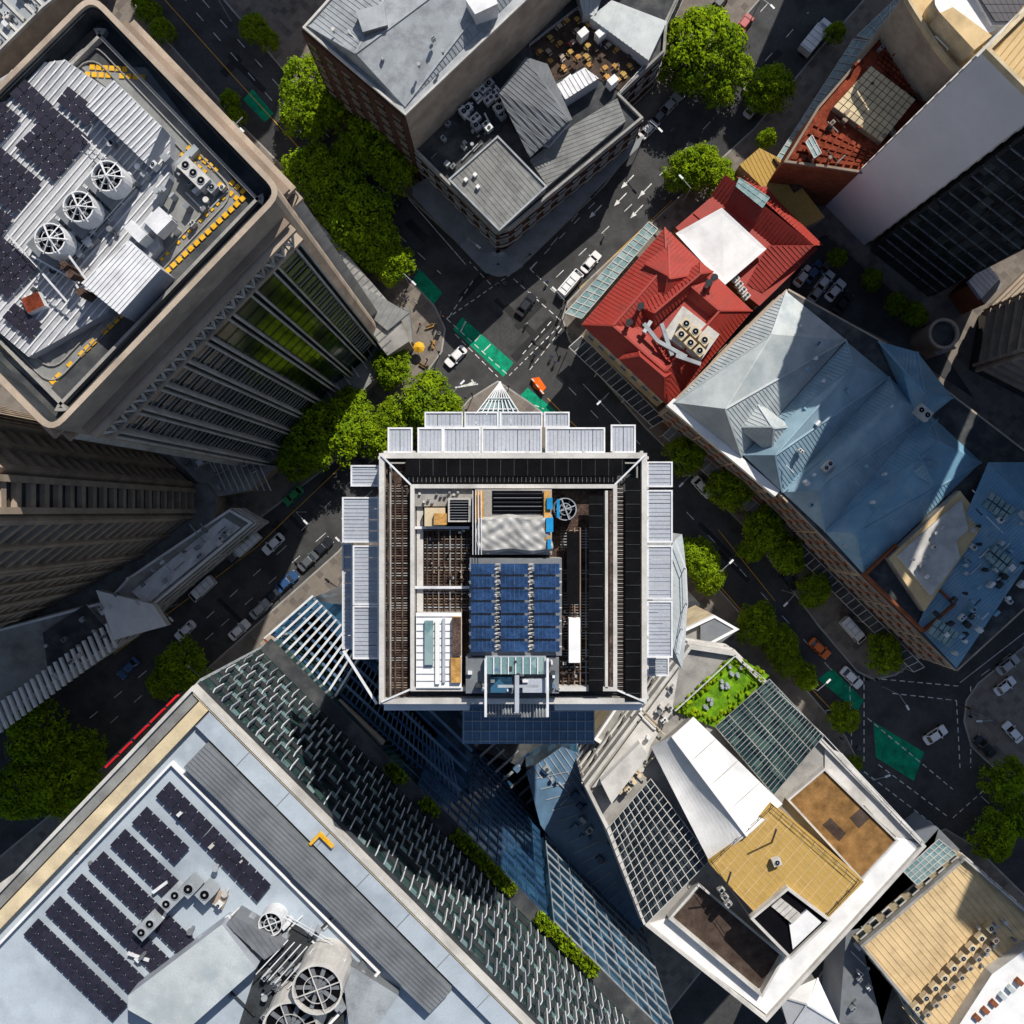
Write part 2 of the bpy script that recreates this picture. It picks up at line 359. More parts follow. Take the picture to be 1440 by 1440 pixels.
for a,b in (((1215,950),(1215,1075)),((1195,965),(1198,1060)),((1240,955),(1350,965)),((1255,975),(1345,985)),((1365,965),(1365,1080)),((1345,985),(1350,1080)),((1215,1085),(1320,1165)),((1235,1075),(1335,1150)),((1340,1150),(1385,1110)),((1220,1010),(1340,1110))): line([a,b],.17,dash=(1,.7))
line([(1380,950),(1440,905),(1600,790)],dash=(2,3)); line([(1350,960),(1440,890)],.12)
line([(1380,1120),(1500,1230)],dash=(2,3))
line([(560,610),(400,770),(240,915),(0,1115)],dash=(2,4)); line([(590,630),(455,752),(300,890),(60,1100)],.1,dash=(2,4)); line([(528,610),(360,770),(160,920)],.12,'yellow_paint')
mk.done()

# ---------------------------------------------------------------- A: upper-left tower
def rc(pts,r,n=5):
    out=[]
    for i in range(len(pts)):
        a=Vector(pts[i-1]);b=Vector(pts[i]);c=Vector(pts[(i+1)%len(pts)])
        p=b+(a-b).normalized()*r; q=b+(c-b).normalized()*r
        for k in range(n+1):
            t=k/n; out.append(tuple(p*(1-t)**2+b*2*t*(1-t)+q*t*t))
    return out
A=Bld('office_tower'); hA=81.0
outA=rc([(128,-12),(400,270),(72,612),(-210,325)],28)
polA=ccw(pp(outA,hA))
wallz=78
A['walls'].prism(inset(polA,.02),.1,wallz,'beige','roof_dark')
A['parapet'].ring(polA,.6,wallz-2.2,hA,'beige')
A['parapet'].ring(inset(polA,.62),.25,wallz,hA-.5,'dark_metal')
inA=inset(polA,2.3); A['parapet'].ring(inA,.35,wallz,wallz+.9,'concrete')
cA=ccw([P2(*p,hA) for p in ((128,-12),(400,270),(72,612),(-210,325))])
def Aface(p,q):
    p=Vector(p);q=Vector(q); d=(q-p); L=d.length; d.normalize(); n=Vector((d.y,-d.x)); ang=math.degrees(math.atan2(d.y,d.x))
    p=p+d*2.2; q=q-d*2.2; L-=4.4; c=(p+q)/2
    w=A['facade']
    g0=c+n*.1; A['glazing'].box(g0.x,g0.y,4,L,.2,67,ang,'glass_dark')
    nb=8
    for b in range(nb):
        bc=p+d*(L*b/nb+L/nb/2)
        lou = b not in (4,5,6)
        if not lou: gg=bc+n*.22; A['glazing'].box(gg.x,gg.y,5,L/nb-.2,.04,64,ang,'green_reflection_glass')  # bays that carry the painted green reflection
        z=6
        while z<70:
            oo=bc+n*.32
            if lou:
                A['floor_lines'].box(oo.x,oo.y,z,L/nb-.9,.14,.16,ang,'concrete_light')
                if int(z/1.9)%2: A['floor_lines'].box(oo.x,oo.y,z+.5,L/nb-.9,.1,.7,ang,'glass_dark')
            else: A['floor_lines'].box(oo.x,oo.y,z,L/nb-.9,.06,.10,ang,'dark_metal')
            z+=1.9 if lou else 3.8
    for b in range(nb+1):
        for s_ in (-.42,.42):
            oo=p+d*(.4+(L-.8)*b/nb+s_*.9)+n*.75; w.box(oo.x,oo.y,.2,.26,1.5,71.0,ang,'concrete_light')
        oo=p+d*(.4+(L-.8)*b/nb)+n*.25; w.box(oo.x,oo.y,.2,.5,.5,71.0,ang,'dark_metal')
    for z,dd,hh,m in ((71.4,1.6,.6,'beige'),(75.0,1.6,.6,'beige'),(76.0,.9,.5,'beige_dark')):
        oo=c+n*dd/2; w.box(oo.x,oo.y,z,L+1,dd,hh,ang,m)
    oo=c+n*.08; w.box(oo.x,oo.y,72,L,.16,3.0,ang,'black_void')
    k=38
    for i in range(k):
        a=p+d*L*i/k+n*1.3; b2=p+d*L*(i+1)/k+n*1.3
        za,zb=(72,75) if i%2 else (75,72)
        A['truss'].beam((a.x,a.y,za),(b2.x,b2.y,zb),.3,'concrete_light')
        A['truss'].beam((a.x,a.y,72),(a.x,a.y,75),.14,'concrete')
for i in range(4): Aface(cA[i],cA[(i+1)%4])
z=wallz
r=A['roof_plant']
dk0=[(-80,160),(30,92),(92,84),(165,135),(240,190),(238,250),(212,300),(225,345),(150,440),(40,502),(-80,400)]
r.ppx(dk0,z,z+1.6,'shade_metal','deck_metal')
dk=[P(u,v,z+1.61) for u,v in dk0]
A['roof_ribs'].rib([dk[9],dk[10],dk[0],dk[1],dk[2],dk[4],dk[5],dk[8]],.7,.16,.14,'white_metal')
def strip(name,c,n,m,zz,mt='pv',gap=(.1,.1),skip=0.0,t=0): A[name].qgrid(c,n,m,gap,zz-.06,zz,mt,t,skip)
z2=z+2.0
for c,n,m in (([(35,110),(75,148),(55,172),(12,132)],4,2),([(75,150),(128,195),(75,255),(20,205)],5,5),([(0,140),(30,165),(0,200),(-40,165)],4,3),([(0,205),(60,255),(20,300),(-50,250)],6,4),([(-40,270),(20,305),(-10,345),(-60,310)],5,3),([(0,330),(55,375),(10,420),(-50,370)],5,4),([(95,120),(140,155),(122,178),(78,142)],3,2),([(20,425),(60,455),(42,478),(2,446)],4,2)): strip('solar_panels',c,n,m,z2+.2)
for u,v in((150,247),(110,290),(70,335)):
    r.bpx(u+4,v+8,z+1.6,54,52,1.6,45,'mid_metal','mid_metal'); fan(r,u,v,z+3.2,z+5.6,22)
    for a in range(6):
        x,y=P2(u,v,z+6); r.beam((x,y,z+6.2),(x+1.7*math.cos(a*1.047),y+1.7*math.sin(a*1.047),z+5.6),.1,'white_metal')
rail(r,[(115,190),(190,262),(70,395),(10,330)],z+1.6,1.2)
def corr(part,c,z0,z1,mt,sp=.45,edge=0,w=.16,h=.1,base='shade_metal',rm=None):
    part.ppx(c,z0,z1,base,mt); q=[P(u,v,z1+.005) for u,v in c]; q=q[edge:]+q[:edge]; part.rib(q,sp,w,h,rm or mt)
corr(r,[(160,112),(228,178),(205,230),(122,150)],z,z+4,'deck_metal',.6,0,.18,.14,rm='white_metal')
corr(r,[(182,338),(226,378),(168,442),(114,398)],z,z+4.2,'white_metal',edge=0)
r.bpx(222,310,z+1.6,30,26,2.0,45,'white_metal'); r.bpx(205,322,z+1.6,40,14,1.4,45,'grey_metal'); r.bpx(190,325,z+1.6,16,30,2.2,45,'white_metal')
acunit(r,272,243,z,46,20,1.8,-45,'concrete_light',3); acunit(r,290,255,z,34,14,1.2,-45,'grey_metal',3)
for u,v in((98,385),(112,410),(88,372)): r.bpx(u,v,z+1.6,10,10,3,45,'brown_pipe')
for a,b in(((80,360),(120,420)),((90,350),(130,405)),((60,385),(95,425)),((45,360),(112,398))): r.beam(P(*a,z+4),P(*b,z+3.2),.18,'white_metal')
r.bpx(46,425,z+1.6,26,22,1.2,25,'white_metal','rust_roof')
r.bpx(262,220,z,40,10,1,45,'grey_metal')
clutter(r,[(160,180),(235,200),(230,300),(160,330),(60,420),(20,450),(60,380)],z+1.6,44,45,12,('white_metal','grey_metal','dark_metal','mid_metal'))
clutter(r,[(255,210),(330,262),(250,340),(230,300)],z,18,45,10)
A['walkway'].ppx([(110,92),(205,95),(335,262),(338,280),(70,548),(50,540),(-80,425),(-80,385),(40,505),(150,445),(225,345),(212,300),(240,250),(240,190),(165,135)],z,z+.06,'roof_grey')
def dashes(mb,a,b,n,w,l,z,mt):
    for i in range(n):
        if random.random()<.08: continue
        t=(i+.5)/n; u=a[0]+(b[0]-a[0])*t; v=a[1]+(b[1]-a[1])*t
        ang=math.degrees(math.atan2(-(b[1]-a[1]),b[0]-a[0])); mb.bpx(u,v,z,w,l,.12,ang,mt)
ye=A['yellow_pavers']
for d_ in(0,1):
    o=d_*9
    dashes(ye,(262-o,205+o),(345-o,272+o),11,6,7,z+.08,'yellow_paint')
dashes(ye,(345,275),(70,540),34,8,7,z+.08,'yellow_paint'); dashes(ye,(318,275),(160,430),20,5,4,z+.08,'yellow_paint')
dashes(ye,(60,540),(-60,425),14,8,7,z+.08,'yellow_paint')
dashes(ye,(118,104),(205,108),9,7,7,z+.08,'yellow_paint'); dashes(ye,(125,94),(180,97),6,7,7,z+.08,'yellow_paint')
for d_ in (48,62):
    pts=rc([(128,-12+d_*1.4),(400-d_*1.4,270),(72,612-d_*1.4),(-210+d_*1.4,325)],28); pl=ccw(pp(pts,z+.3)); A['track'].ring(pl,.12,z,z+.3,'concrete')
A.done()
B=Bld('podium_arcade'); zz=9
B['slab'].ppx([(205,60),(378,232),(560,440),(575,480),(545,500),(360,262),(190,85)],.1,zz,'beige','concrete')
q=[P(u,v,zz+.01) for u,v in((205,60),(378,232),(360,262),(190,85))]; B['seams'].rib(q,1.5,.2,.15,'concrete_light'); q=[P(u,v,zz+.01) for u,v in((380,235),(560,440),(545,498),(362,264))]; B['seams'].rib(q,1.2,.2,.15,'mid_metal')
clutter(B['plant'],[(210,65),(380,235),(365,260),(190,85)],zz,24,45,8)
corr(B['canopy'],[(505,400),(575,440),(545,465),(490,420)],zz,zz+.8,'roof_grey',1.2)
B['base_steps'].ppx([(545,440),(575,430),(580,480),(500,560),(380,650),(350,640),(520,500)],.1,4,'concrete','roof_grey')
for i in range(16): B['base_steps'].beam(P(385+i*12,640-i*11,4.3),P(372+i*12,622-i*11,4.3),.25,'concrete_light')
B.done()
b=Bld('low_shop_row'); sh_=[(-150,-140),(175,-140),(150,-60),(60,10),(-120,190),(-300,100)]
b['body'].ppx(sh_,.1,8,'beige','grey_metal'); b['ribs'].rib([P(u,v,8.01) for u,v in(sh_[3],sh_[4],sh_[5],sh_[0],sh_[2])],2.2,.5,.3,'concrete_light'); b['parapet'].ring(ccw(pp(sh_,8.8)),.4,8,8.8,'concrete_light'); clutter(b['plant'],[(-20,-20),(80,-60),(150,-60),(60,0),(0,60)],8,24,45,10); b.done()
# ---------------------------------------------------------------- B: left brown tower
T=Bld('apartment_tower'); hT=118
base=[(283,688),(283,722),(215,775),(130,822),(-100,950),(-330,760),(-200,560),(-60,560),(150,618),(230,640)]
pl=ccw(pp(base,0)); T['walls'].prism(pl,.1,hT,'glass_dark','concrete')
T['parapet'].ring([Vector(p) for p in inset(pl,-.6)],.6,hT-2,hT+1,'beige')
for i in range(len(pl)):
    p,q=Vector(pl[i]),Vector(pl[(i+1)%len(pl)])
    facade(T['floors'],p,q,6,hT-2,3.4,4.2,'beige',1.1,.7,.8,1.05)
T['podium'].ppx([(290,680),(305,700),(300,735),(150,850),(-60,960),(-60,700)],.1,6,'beige','roof_grey')
T.done()
def ribbed_podium():
    b=Bld('podium_building'); z=12
    pb=[(322,716),(355,735),(215,852),(160,905),(0,1010),(-300,1230),(-400,1100),(-60,900),(150,845),(180,812)]
    b['body'].ppx(pb,.1,z,'concrete_light','concrete')
    pl=ccw(pp(pb,z+.8)); b['parapet'].ring(pl,.4,z,z+.8,'membrane')
    corr(b['roof'],[(315,728),(338,742),(205,850),(185,832)],z,z+.5,'white_metal',.9)
    b['roof'].ppx([(135,830),(215,850),(235,880),(160,900)],z,z+2,'concrete_light','membrane')
    b['roof'].ppx([(60,890),(120,850),(160,895),(70,960)],z,z+1,'concrete_light','roof_dark')
    for i in range(22):
        t=i/21; a=(150-170*t,905+125*t); b['fins'].beam(P(a[0],a[1]-28,z+1.5),P(a[0]+14,a[1]+6,z+1.5),.5,'membrane',.8)
    clutter(b['plant'],[(60,890),(120,850),(300,735),(330,745),(160,890),(70,960)],z+1,40,40,9)
    for i in range(len(pl)): facade(b['ledges'],pl[i],pl[(i+1)%len(pl)],2,z-1,3.2,4,'concrete_light',.7,.3,.4,.2)
    b.done()
ribbed_podium()
b=Bld('plaza_building'); b['body'].ppx([(235,635),(330,650),(390,655),(350,690),(300,700)],.1,5,'beige','concrete'); clutter(b['plant'],[(250,640),(380,655),(310,695)],5,12,30,9)
for i in range(8): b['pergola'].beam(P(300+i*9,650,5.6),P(318+i*9,690,5.6),.2,'concrete_light')
b.done()
# ---------------------------------------------------------------- C/D: top buildings
C=Bld('grey_roof_warehouse'); z=30
cp=[(425,38),(570,162),(740,0),(960,-220),(640,-200)]
C['walls'].ppx(cp,.1,z,'beige','grey_metal'); plc=ccw(pp(cp,z+.6)); C['parapet'].ring(plc,.35,z,z+.6,'concrete_light')
C['roof'].hip([(434,36),(569,150),(900,-180),(640,-190)],z+.1,z+3.2,(500,75),(800,-150),'grey_metal',.75)
cw=pp([(425,38),(570,162)],z); a_,b_=(cw[0],cw[1])
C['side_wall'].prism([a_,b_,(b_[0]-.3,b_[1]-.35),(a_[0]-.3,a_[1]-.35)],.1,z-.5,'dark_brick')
windows(C['windows'],(a_[0]-.3,a_[1]-.35),(b_[0]-.3,b_[1]-.35),3,z-1.5,3.8,3.2,1.4,2.2,'glass_dark','beige_dark')
C['roof_boxes'].ppx([(500,15),(540,5),(545,35),(510,45)],z+1,z+4.2,'mid_metal','grey_metal'); C['roof_boxes'].ppx([(655,0),(690,-20),(700,5),(668,20)],z,z+4,'white_metal')
clutter(C['roof_boxes'],[(460,40),(570,130),(680,20),(560,0)],z+2.3,6,40,6)
C.done()
Dd=Bld('corner_restaurant_building'); z=15
dp=[(577,205),(688,316),(698,326),(718,320),(905,165),(872,132),(935,72),(938,30),(980,-60),(780,-80)]
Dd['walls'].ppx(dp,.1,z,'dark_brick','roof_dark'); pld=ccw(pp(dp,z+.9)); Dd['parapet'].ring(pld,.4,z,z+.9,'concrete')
for i in range(len(pld)): windows(Dd['windows'],pld[i],pld[(i+1)%len(pld)],3,z-1,3.8,3.0,1.4,2.2,'glass_dark','concrete'); facade(Dd['string_courses'],pld[i],pld[(i+1)%len(pld)],2,z,4,4,'brick',.3,.2,0,0,'concrete')
corr(Dd['roof_front'],[(632,252),(700,192),(768,262),(702,322)],z,z+3.5,'roof_grey',.8,0,.1,.06,'mid_metal')
plf=ccw(pp([(630,252),(700,190),(770,262),(702,325)],z+3.9)); Dd['roof_front'].ring(plf,.3,z+3.4,z+3.9,'grey_metal')
for u,v in((655,252),(672,262),(668,245)): Dd['roof_front'].bpx(u,v,z+3.5,5,5,.8,45,'membrane')
Dd['roof_mid'].sface([P(700,130,z+5),P(740,80,z+6),P(800,170,z+6),P(745,222,z+3)],'mid_metal',.7)
Dd['roof_mid'].sface([P(740,80,z+6),P(770,90,z+5),P(805,168,z+2.5),P(800,170,z+6)],'mid_metal',.7)
Dd['roof_mid'].ppx([(706,133),(742,88),(795,168),(746,212)],z,z+2.6,'mid_metal')
corr(Dd['roof_low'],[(808,175),(868,138),(880,170),(770,262),(745,225)],z,z+1.2,'roof_grey',.7,1,.1,.06,'mid_metal')
corr(Dd['canopy_boxes'],[(780,120),(822,95),(842,110),(795,140)],z,z+3.5,'white_metal',.8)
corr(Dd['canopy_boxes'],[(786,170),(802,172),(772,205),(760,200)],z,z+2.4,'grey_metal',.8)
corr(Dd['canopy_boxes'],[(860,0),(938,30),(912,85),(830,25)],z,z+3.0,'pale_roof',.8); corr(Dd['canopy_boxes'],[(800,-60),(860,-60),(838,22),(820,20)],z,z+3.0,'pale_roof',.8)
Dd['dark_floor'].ppx([(630,130),(690,85),(735,140),(700,188),(650,190)],z,z+.1,'dark_metal')
for i in range(16):
    u=random.uniform(650,705); v=random.uniform(100,180)
    if abs((u-680)/35)+abs((v-140)/55)<1.1: acunit(Dd['roof_plant'],u,v,z,14,10,random.uniform(1,1.6),random.choice((40,-50)),random.choice(('white_metal','grey_metal')),random.choice((1,2)))
for i in range(14):
    u=random.uniform(650,700);v=random.uniform(110,170); Dd['roof_plant'].beam(P(u,v,z+1),P(u+random.uniform(-25,25),v+random.uniform(-25,25),z+1.2),.25,'white_metal')
clutter(Dd['roof_plant'],[(590,205),(690,310),(640,250),(700,190),(630,130)],z,26,45,9,('mid_metal','grey_metal','dark_metal'))
Dd['terrace_deck'].ppx([(745,62),(812,10),(905,92),(872,128),(840,110),(822,92),(772,118)],z,z+.15,'gravel_dark')
tb=Dd['terrace_tables']; done=[]
for i in range(500):
    u=random.uniform(755,895); v=random.uniform(22,125)
    if not inpoly(u,v,[(752,62),(812,16),(900,92),(872,122),(822,90),(772,112)]): continue
    if any((u-a)**2+(v-b)**2<140 for a,b in done): continue
    done.append((u,v)); x,y=P2(u,v,z+.8); a=random.choice((40,-50)); m=random.choice(('wood','wood','ochre','brown_pipe','beige'))
    tb.box(x,y,z+.82,.8,.6,.07,a,m); tb.box(x,y,z+.15,.12,.12,.67,a,m)
    for k in(-1,1):
        ca=math.radians(a+90); tb.box(x+math.cos(ca)*k*.55,y+math.sin(ca)*k*.55,z+.5,.7,.22,.06,a,m); tb.box(x+math.cos(ca)*k*.55,y+math.sin(ca)*k*.55,z+.15,.1,.1,.35,a,m)
for u,v in((845,45),(862,112),(800,112),(820,45)): tb.bpx(u,v,z+.15,14,10,2.4,40,'membrane')
rail(tb,[(745,62),(812,10),(905,92),(872,128)],z,1.2)
aw=Dd['awning']
aw.prism(pp([(580,262),(600,250),(640,290),(695,345),(700,352),(712,350),(890,200),(905,190),(900,205),(735,373),(718,386),(700,389),(682,383),(660,360),(580,275)],4.2),3.9,4.2,'mid_metal')
for i in range(26):
    a=math.radians(200+140*i/25); x,y=P2(700,352,4.3); aw.beam((x,y,4.3),(x+math.cos(a)*4,y+math.sin(a)*4,4.3),.08,'grey_metal')
Dd.done()
# ---------------------------------------------------------------- F: red roof
F=Bld('red_roof_heritage_building'); z=13.5
fp=[(935,320),(1058,437),(941,572),(818,456)]
F['walls'].ppx([(932,330),(1046,438),(940,560),(828,456)],.1,z,'cream','red_roof')
plw=ccw(pp([(932,330),(1046,438),(940,560),(828,456)],z))
for i in range(4): windows(F['windows'],plw[i],plw[(i+1)%4],3.5,z-.5,4.2,2.6,1.2,2.4)
F['eaves'].ring(ccw(pp(fp,z)),.4,z-.35,z+.1,'red_roof')
e=[P(u,v,z+.05) for u,v in fp]; ri=[P(u,v,z+3.6) for u,v in((937,372),(1012,437),(936,522),(862,458))]
inn=[P(u,v,z+1.6) for u,v in((960,415),(1000,445),(945,505),(905,460))]
for i in range(4):
    j=(i+1)%4; F['roof'].sface([e[i],e[j],ri[j],ri[i]],'red_roof',.7,.09,.07); F['roof'].sface([ri[i],ri[j],inn[j],inn[i]],'red_roof',.7,.09,.07)
    F['roof'].beam(e[i]+Vector((0,0,.1)),ri[i]+Vector((0,0,.1)),.3,'red_roof',.15); F['roof'].beam(ri[i],ri[j],.35,'red_roof',.25)
F['roof'].face([tuple(p) for p in inn],'red_roof')
F['roof'].hip([(905,370),(940,345),(985,385),(930,440)],z+2.2,z+5.2,(940,388),(942,392),'red_roof',.7)
F['roof'].hip([(895,428),(985,368),(1003,382),(920,460)],z+2.4,z+4.6,(920,440),(985,385),'red_roof',.7)
F['roof'].hip([(895,480),(950,520),(935,560),(870,505)],z+1.6,z+4.2,(900,500),(935,530),'red_roof',.7)
m_=F['roof_plant']; m_.ppx([(960,430),(1012,470),(985,508),(932,470)],z+1.5,z+3.6,'concrete_light')
for u,v in((965,455),(978,466),(991,478),(958,470),(971,482),(984,493)): acunit(m_,u,v,z+3.6,14,13,1.3,-45,'cream',1)
for a,b in(((905,455),(925,480)),((925,480),(965,502)),((930,455),(945,500)),((905,468),(915,452)),((950,500),(985,512))): m_.beam(P(*a,z+4.6),P(*b,z+4.2),.65,'grey_metal')
for u,v in((900,432),(884,455),(995,400),(1003,392)):
    x,y=P2(u,v,z+4); m_.cyl(x,y,z+1,z+5,.4,'concrete_light',10); m_.cyl(x,y,z+5,z+5.3,.6,'dark_metal',10)
def canopy(mb,c,z,n,m,mt='glass_canopy',fr='concrete_light',tilt=0):
    mb.qgrid(c,n,m,(.12,.1),z-.06,z,mt)
    for k in range(n+1):
        t=k/n; a=(c[0][0]+(c[1][0]-c[0][0])*t,c[0][1]+(c[1][1]-c[0][1])*t); b=(c[3][0]+(c[2][0]-c[3][0])*t,c[3][1]+(c[2][1]-c[3][1])*t)
        mb.beam(P(*a,z+.06),P(*b,z+.06),.14,fr)
    for k in range(m+1):
        t=k/m; a=(c[0][0]+(c[3][0]-c[0][0])*t,c[0][1]+(c[3][1]-c[0][1])*t); b=(c[1][0]+(c[2][0]-c[1][0])*t,c[1][1]+(c[2][1]-c[1][1])*t)
        mb.beam(P(*a,z+.03),P(*b,z+.03),.12,fr)
    for t in (0,.33,.66,1):
        a=(c[3][0]+(c[2][0]-c[3][0])*t,c[3][1]+(c[2][1]-c[3][1])*t); p=P(*a,z-.1); mb.beam((p.x,p.y,.1),p,.12,fr)
canopy(F['street_canopy'],[(925,322),(818,448),(795,440),(912,312)],5,16,2,'glass_canopy')
canopy(F['street_canopy'],[(818,472),(935,590),(918,600),(800,488)],5,16,1,'roof_dark')
F.done()
F2=Bld('red_roof_shop'); z=11
F2['walls'].ppx([(1018,262),(1078,262),(1150,350),(1068,430),(1030,400),(950,320)],.1,z,'brick','red_roof')
F2['roof'].sface([P(1020,245,z+3),P(1145,345,z+3),P(1120,372,z+.2),P(1000,275,z+.2)],'red_roof',.7)
F2['roof'].sface([P(1145,345,z+3.),P(1072,412,z+.1),P(1050,400,z+.1),P(1080,345,z+2)],'red_roof',.7)
F2['roof'].sface([P(1080,268,z),P(1158,345,z),P(1145,345,z+3),P(1035,248,z+3)],'red_roof',.7)
F2['roof'].ppx([(975,300),(1010,270),(1085,345),(1060,372)],z-1,z+.2,'red_roof')
F2['shade_sail'].hexa([P(950,328,z+1.8),P(1015,292,z+2.8),P(1078,350,z+1.8),P(1018,402,z+2)],[P(950,328,z+1.9),P(1015,292,z+2.9),P(1078,350,z+1.9),P(1018,402,z+2.1)],'membrane')
corr(F2['back_roof'],[(1040,392),(1060,375),(1095,405),(1065,432)],z-3,z-1,'grey_metal',.7)
for i in range(4): acunit(F2['back_roof'],1035+i*5,392+i*8,z,10,8,1+i*.01,45)
canopy(F2['glass_awning'],[(1040,250),(1082,278),(1072,292),(1035,262)],z+3.6,6,2,'glass_canopy','glass_canopy')
F2.done()
# ---------------------------------------------------------------- G
G=Bld('shaded_roof_terrace_block'); z=20  # pale grey roofs; their blue is shade painted into the colours
gp=[(1108,408),(1250,487),(1330,550),(1460,650),(1500,800),(1345,942),(1210,808),(1092,688),(945,570)]
G['walls'].ppx(gp,.1,z,'brick','roof_dark'); plg=ccw(pp(gp,z))
for i in range(len(plg)):
    windows(G['windows'],plg[i],plg[(i+1)%len(plg)],3.5,z-.5,4.0,2.4,1.3,2.3,'glass_dark','beige'); facade(G['cornices'],plg[i],plg[(i+1)%len(plg)],2,z,4.0,7.2,'beige',.25,.3,.35,.2)
R=G['roof']
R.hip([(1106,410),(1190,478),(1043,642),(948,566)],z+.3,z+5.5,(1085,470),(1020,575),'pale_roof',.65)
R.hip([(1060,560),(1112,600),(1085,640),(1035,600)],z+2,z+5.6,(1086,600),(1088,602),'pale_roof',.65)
R.hip([(1190,480),(1250,530),(1100,692),(1045,640)],z+.3,z+4.6,(1200,515),(1090,640),'pale_shade_roof',.65)
R.hip([(1250,530),(1305,580),(1160,748),(1100,692)],z+.3,z+3.5,(1260,560),(1150,690),'pale_shade_roof',.65)
R.hip([(1305,580),(1380,650),(1215,808),(1160,748)],z+.3,z+3.5,(1320,620),(1205,750),'blue_shade_roof',.65)
R.hip([(1235,480),(1290,495),(1340,560),(1290,600)],z+.4,z+4,(1270,520),(1300,555),'blue_shade_roof',.65)
R.hip([(1290,640),(1320,650),(1310,680),(1280,665)],z+3,z+5,(1300,655),(1302,660),'blue_shade_roof',.65)
R.ppx([(1250,785),(1350,690),(1385,735),(1300,860)],z,z+2.2,'concrete','tan_roof')
pl=ccw(pp([(1215,808),(1260,765),(1345,850),(1300,890)],z+1.5)); R.ring(pl,.4,z,z+1.5,'brick')
R.ppx([(1262,782),(1352,702),(1362,745),(1345,760),(1350,785),(1310,838)],z+2.2,z+2.8,'concrete_light','concrete_light')
R.sface([P(1390,650,z+3),P(1480,740,z+3),P(1345,940,z+.4),P(1290,880,z+.4)],'blue_shade_roof',.55)
R.sface([P(1460,650,z+1),P(1500,800,z+1),P(1480,740,z+3.1),P(1390,650,z+3.1)],'blue_shade_roof',.55)
for c in ([(1320,870),(1350,890),(1335,912),(1305,890)],[(1395,690),(1430,715),(1415,735),(1382,712)],[(1400,765),(1430,790),(1415,810),(1385,785)]): G['skylights'].qgrid(c,5,2,(.2,.2),z+2.5,z+3.3,'glass_canopy')
clutter(G['roof_plant'],[(1120,450),(1230,520),(1340,620),(1200,780),(1110,680)],z+3,22,45,8,('pale_roof','blue_shade_roof','white_metal'))
clutter(G['roof_plant'],[(1380,690),(1440,720),(1440,840),(1350,925),(1310,880)],z+2,70,45,10,('blue_shade_roof','white_metal','pale_roof','dark_metal'))
clutter(G['roof_plant'],[(1270,790),(1345,715),(1340,760),(1305,830)],z+2.8,8,45,6)
acunit(G['roof_plant'],1165,655,z+3,16,10,1,45); acunit(G['roof_plant'],1300,580,z+3.5,22,16,1.2,-40)
corr(G['annexe'],[(1175,445),(1235,480),(1215,500),(1165,460)],z-8,z-6,'white_metal',.8)
G['parapet_white'].ppx([(948,560),(938,570),(1090,698),(1097,690)],z-1.2,z+.2,'membrane')
canopy(G['street_awning'],[(945,600),(1085,725),(1072,738),(932,612)],4.5,20,1,'roof_grey')
canopy(G['street_awning'],[(1090,728),(1300,938),(1285,945),(1078,740)],4.5,26,1,'roof_dark')
G.done()
b=Bld('rear_yard'); b['slab'].ppx([(1120,350),(1160,330),(1290,440),(1370,560),(1250,480),(1110,410)],.1,.2,'asphalt')
rail(b['fence'],[(1120,350),(1165,330),(1290,440)],.2,1.5,'dark_metal'); b.done()
b=Bld('rear_substation'); b['body'].ppx([(1300,480),(1330,470),(1345,490),(1318,500)],.1,5,'beige','concrete'); x,y=P2(1325,470,8); b['tank'].cyl(x,y,.1,8,2.6,'beige_dark',28,2.6,'roof_dark'); b['tank'].ring([(x+2.8*math.cos(i*.2618),y+2.8*math.sin(i*.2618)) for i in range(24)],.5,8,8.8,'beige'); b['house'].ppx([(1365,400),(1390,372),(1410,400),(1385,428)],.1,9,'brick','mid_metal'); corr(b['house'],[(1362,395),(1388,370),(1406,392),(1380,420)],9,10,'white_metal',.8); b.done()
# ---------------------------------------------------------------- H upper right
b=Bld('brown_roof_market_hall'); z=18
hp=[(1238,48),(1345,110),(1300,165),(1225,245),(1160,235),(1102,228),(1150,150)]
b['walls'].ppx(hp,.1,z,'brick','rust_roof'); plh=ccw(pp(hp,z+.6)); b['parapet'].ring(plh,.4,z,z+.6,'beige_dark')
b['lattice'].ppx([(1225,92),(1288,140),(1240,200),(1172,150)],z,z+1.5,'beige_dark','brown_pipe'); b['lattice'].qgrid([(1225,92),(1288,140),(1240,200),(1172,150)],9,8,(.12,.12),z+1.5,z+1.8,'cream')
b['lattice'].qgrid([(1245,55),(1335,112),(1300,150),(1232,88)],12,6,(.3,.3),z+.1,z+.4,'rust_roof'); b['lattice'].qgrid([(1150,165),(1230,215),(1220,235),(1110,225)],10,5,(.3,.3),z+.1,z+.5,'rust_roof')
canopy(b['roof_light'],[(1133,200),(1142,190),(1155,215),(1145,222)],z+2,2,2,'glass_canopy'); clutter(b['plant'],hp,z+.4,36,45,9,('rust_roof','brown_pipe','beige_dark','mid_metal')); b.done()
b=Bld('glass_street_canopy'); canopy(b['canopy'],[(1200,55),(1090,225),(1125,240),(1240,60)],6,16,4,'glass_canopy')
canopy(b['canopy'],[(1240,60),(1260,0),(1300,-40),(1205,50)],6,6,3,'glass_canopy'); b.done()
b=Bld('ochre_roof_kiosk'); corr(b['roof'],[(1068,208),(1095,222),(1160,305),(1130,320),(1040,232)],.1,8,'ochre',.7,2,.1,.06,'beige')
b['planter'].ppx([(1088,222),(1105,235),(1130,262),(1118,270)],8,8.6,'brown_pipe'); b.done()
b=Bld('white_slab_tower'); hh=60
pt=ccw(pp([(1160,290),(1215,345),(1300,260),(1245,205)],0))
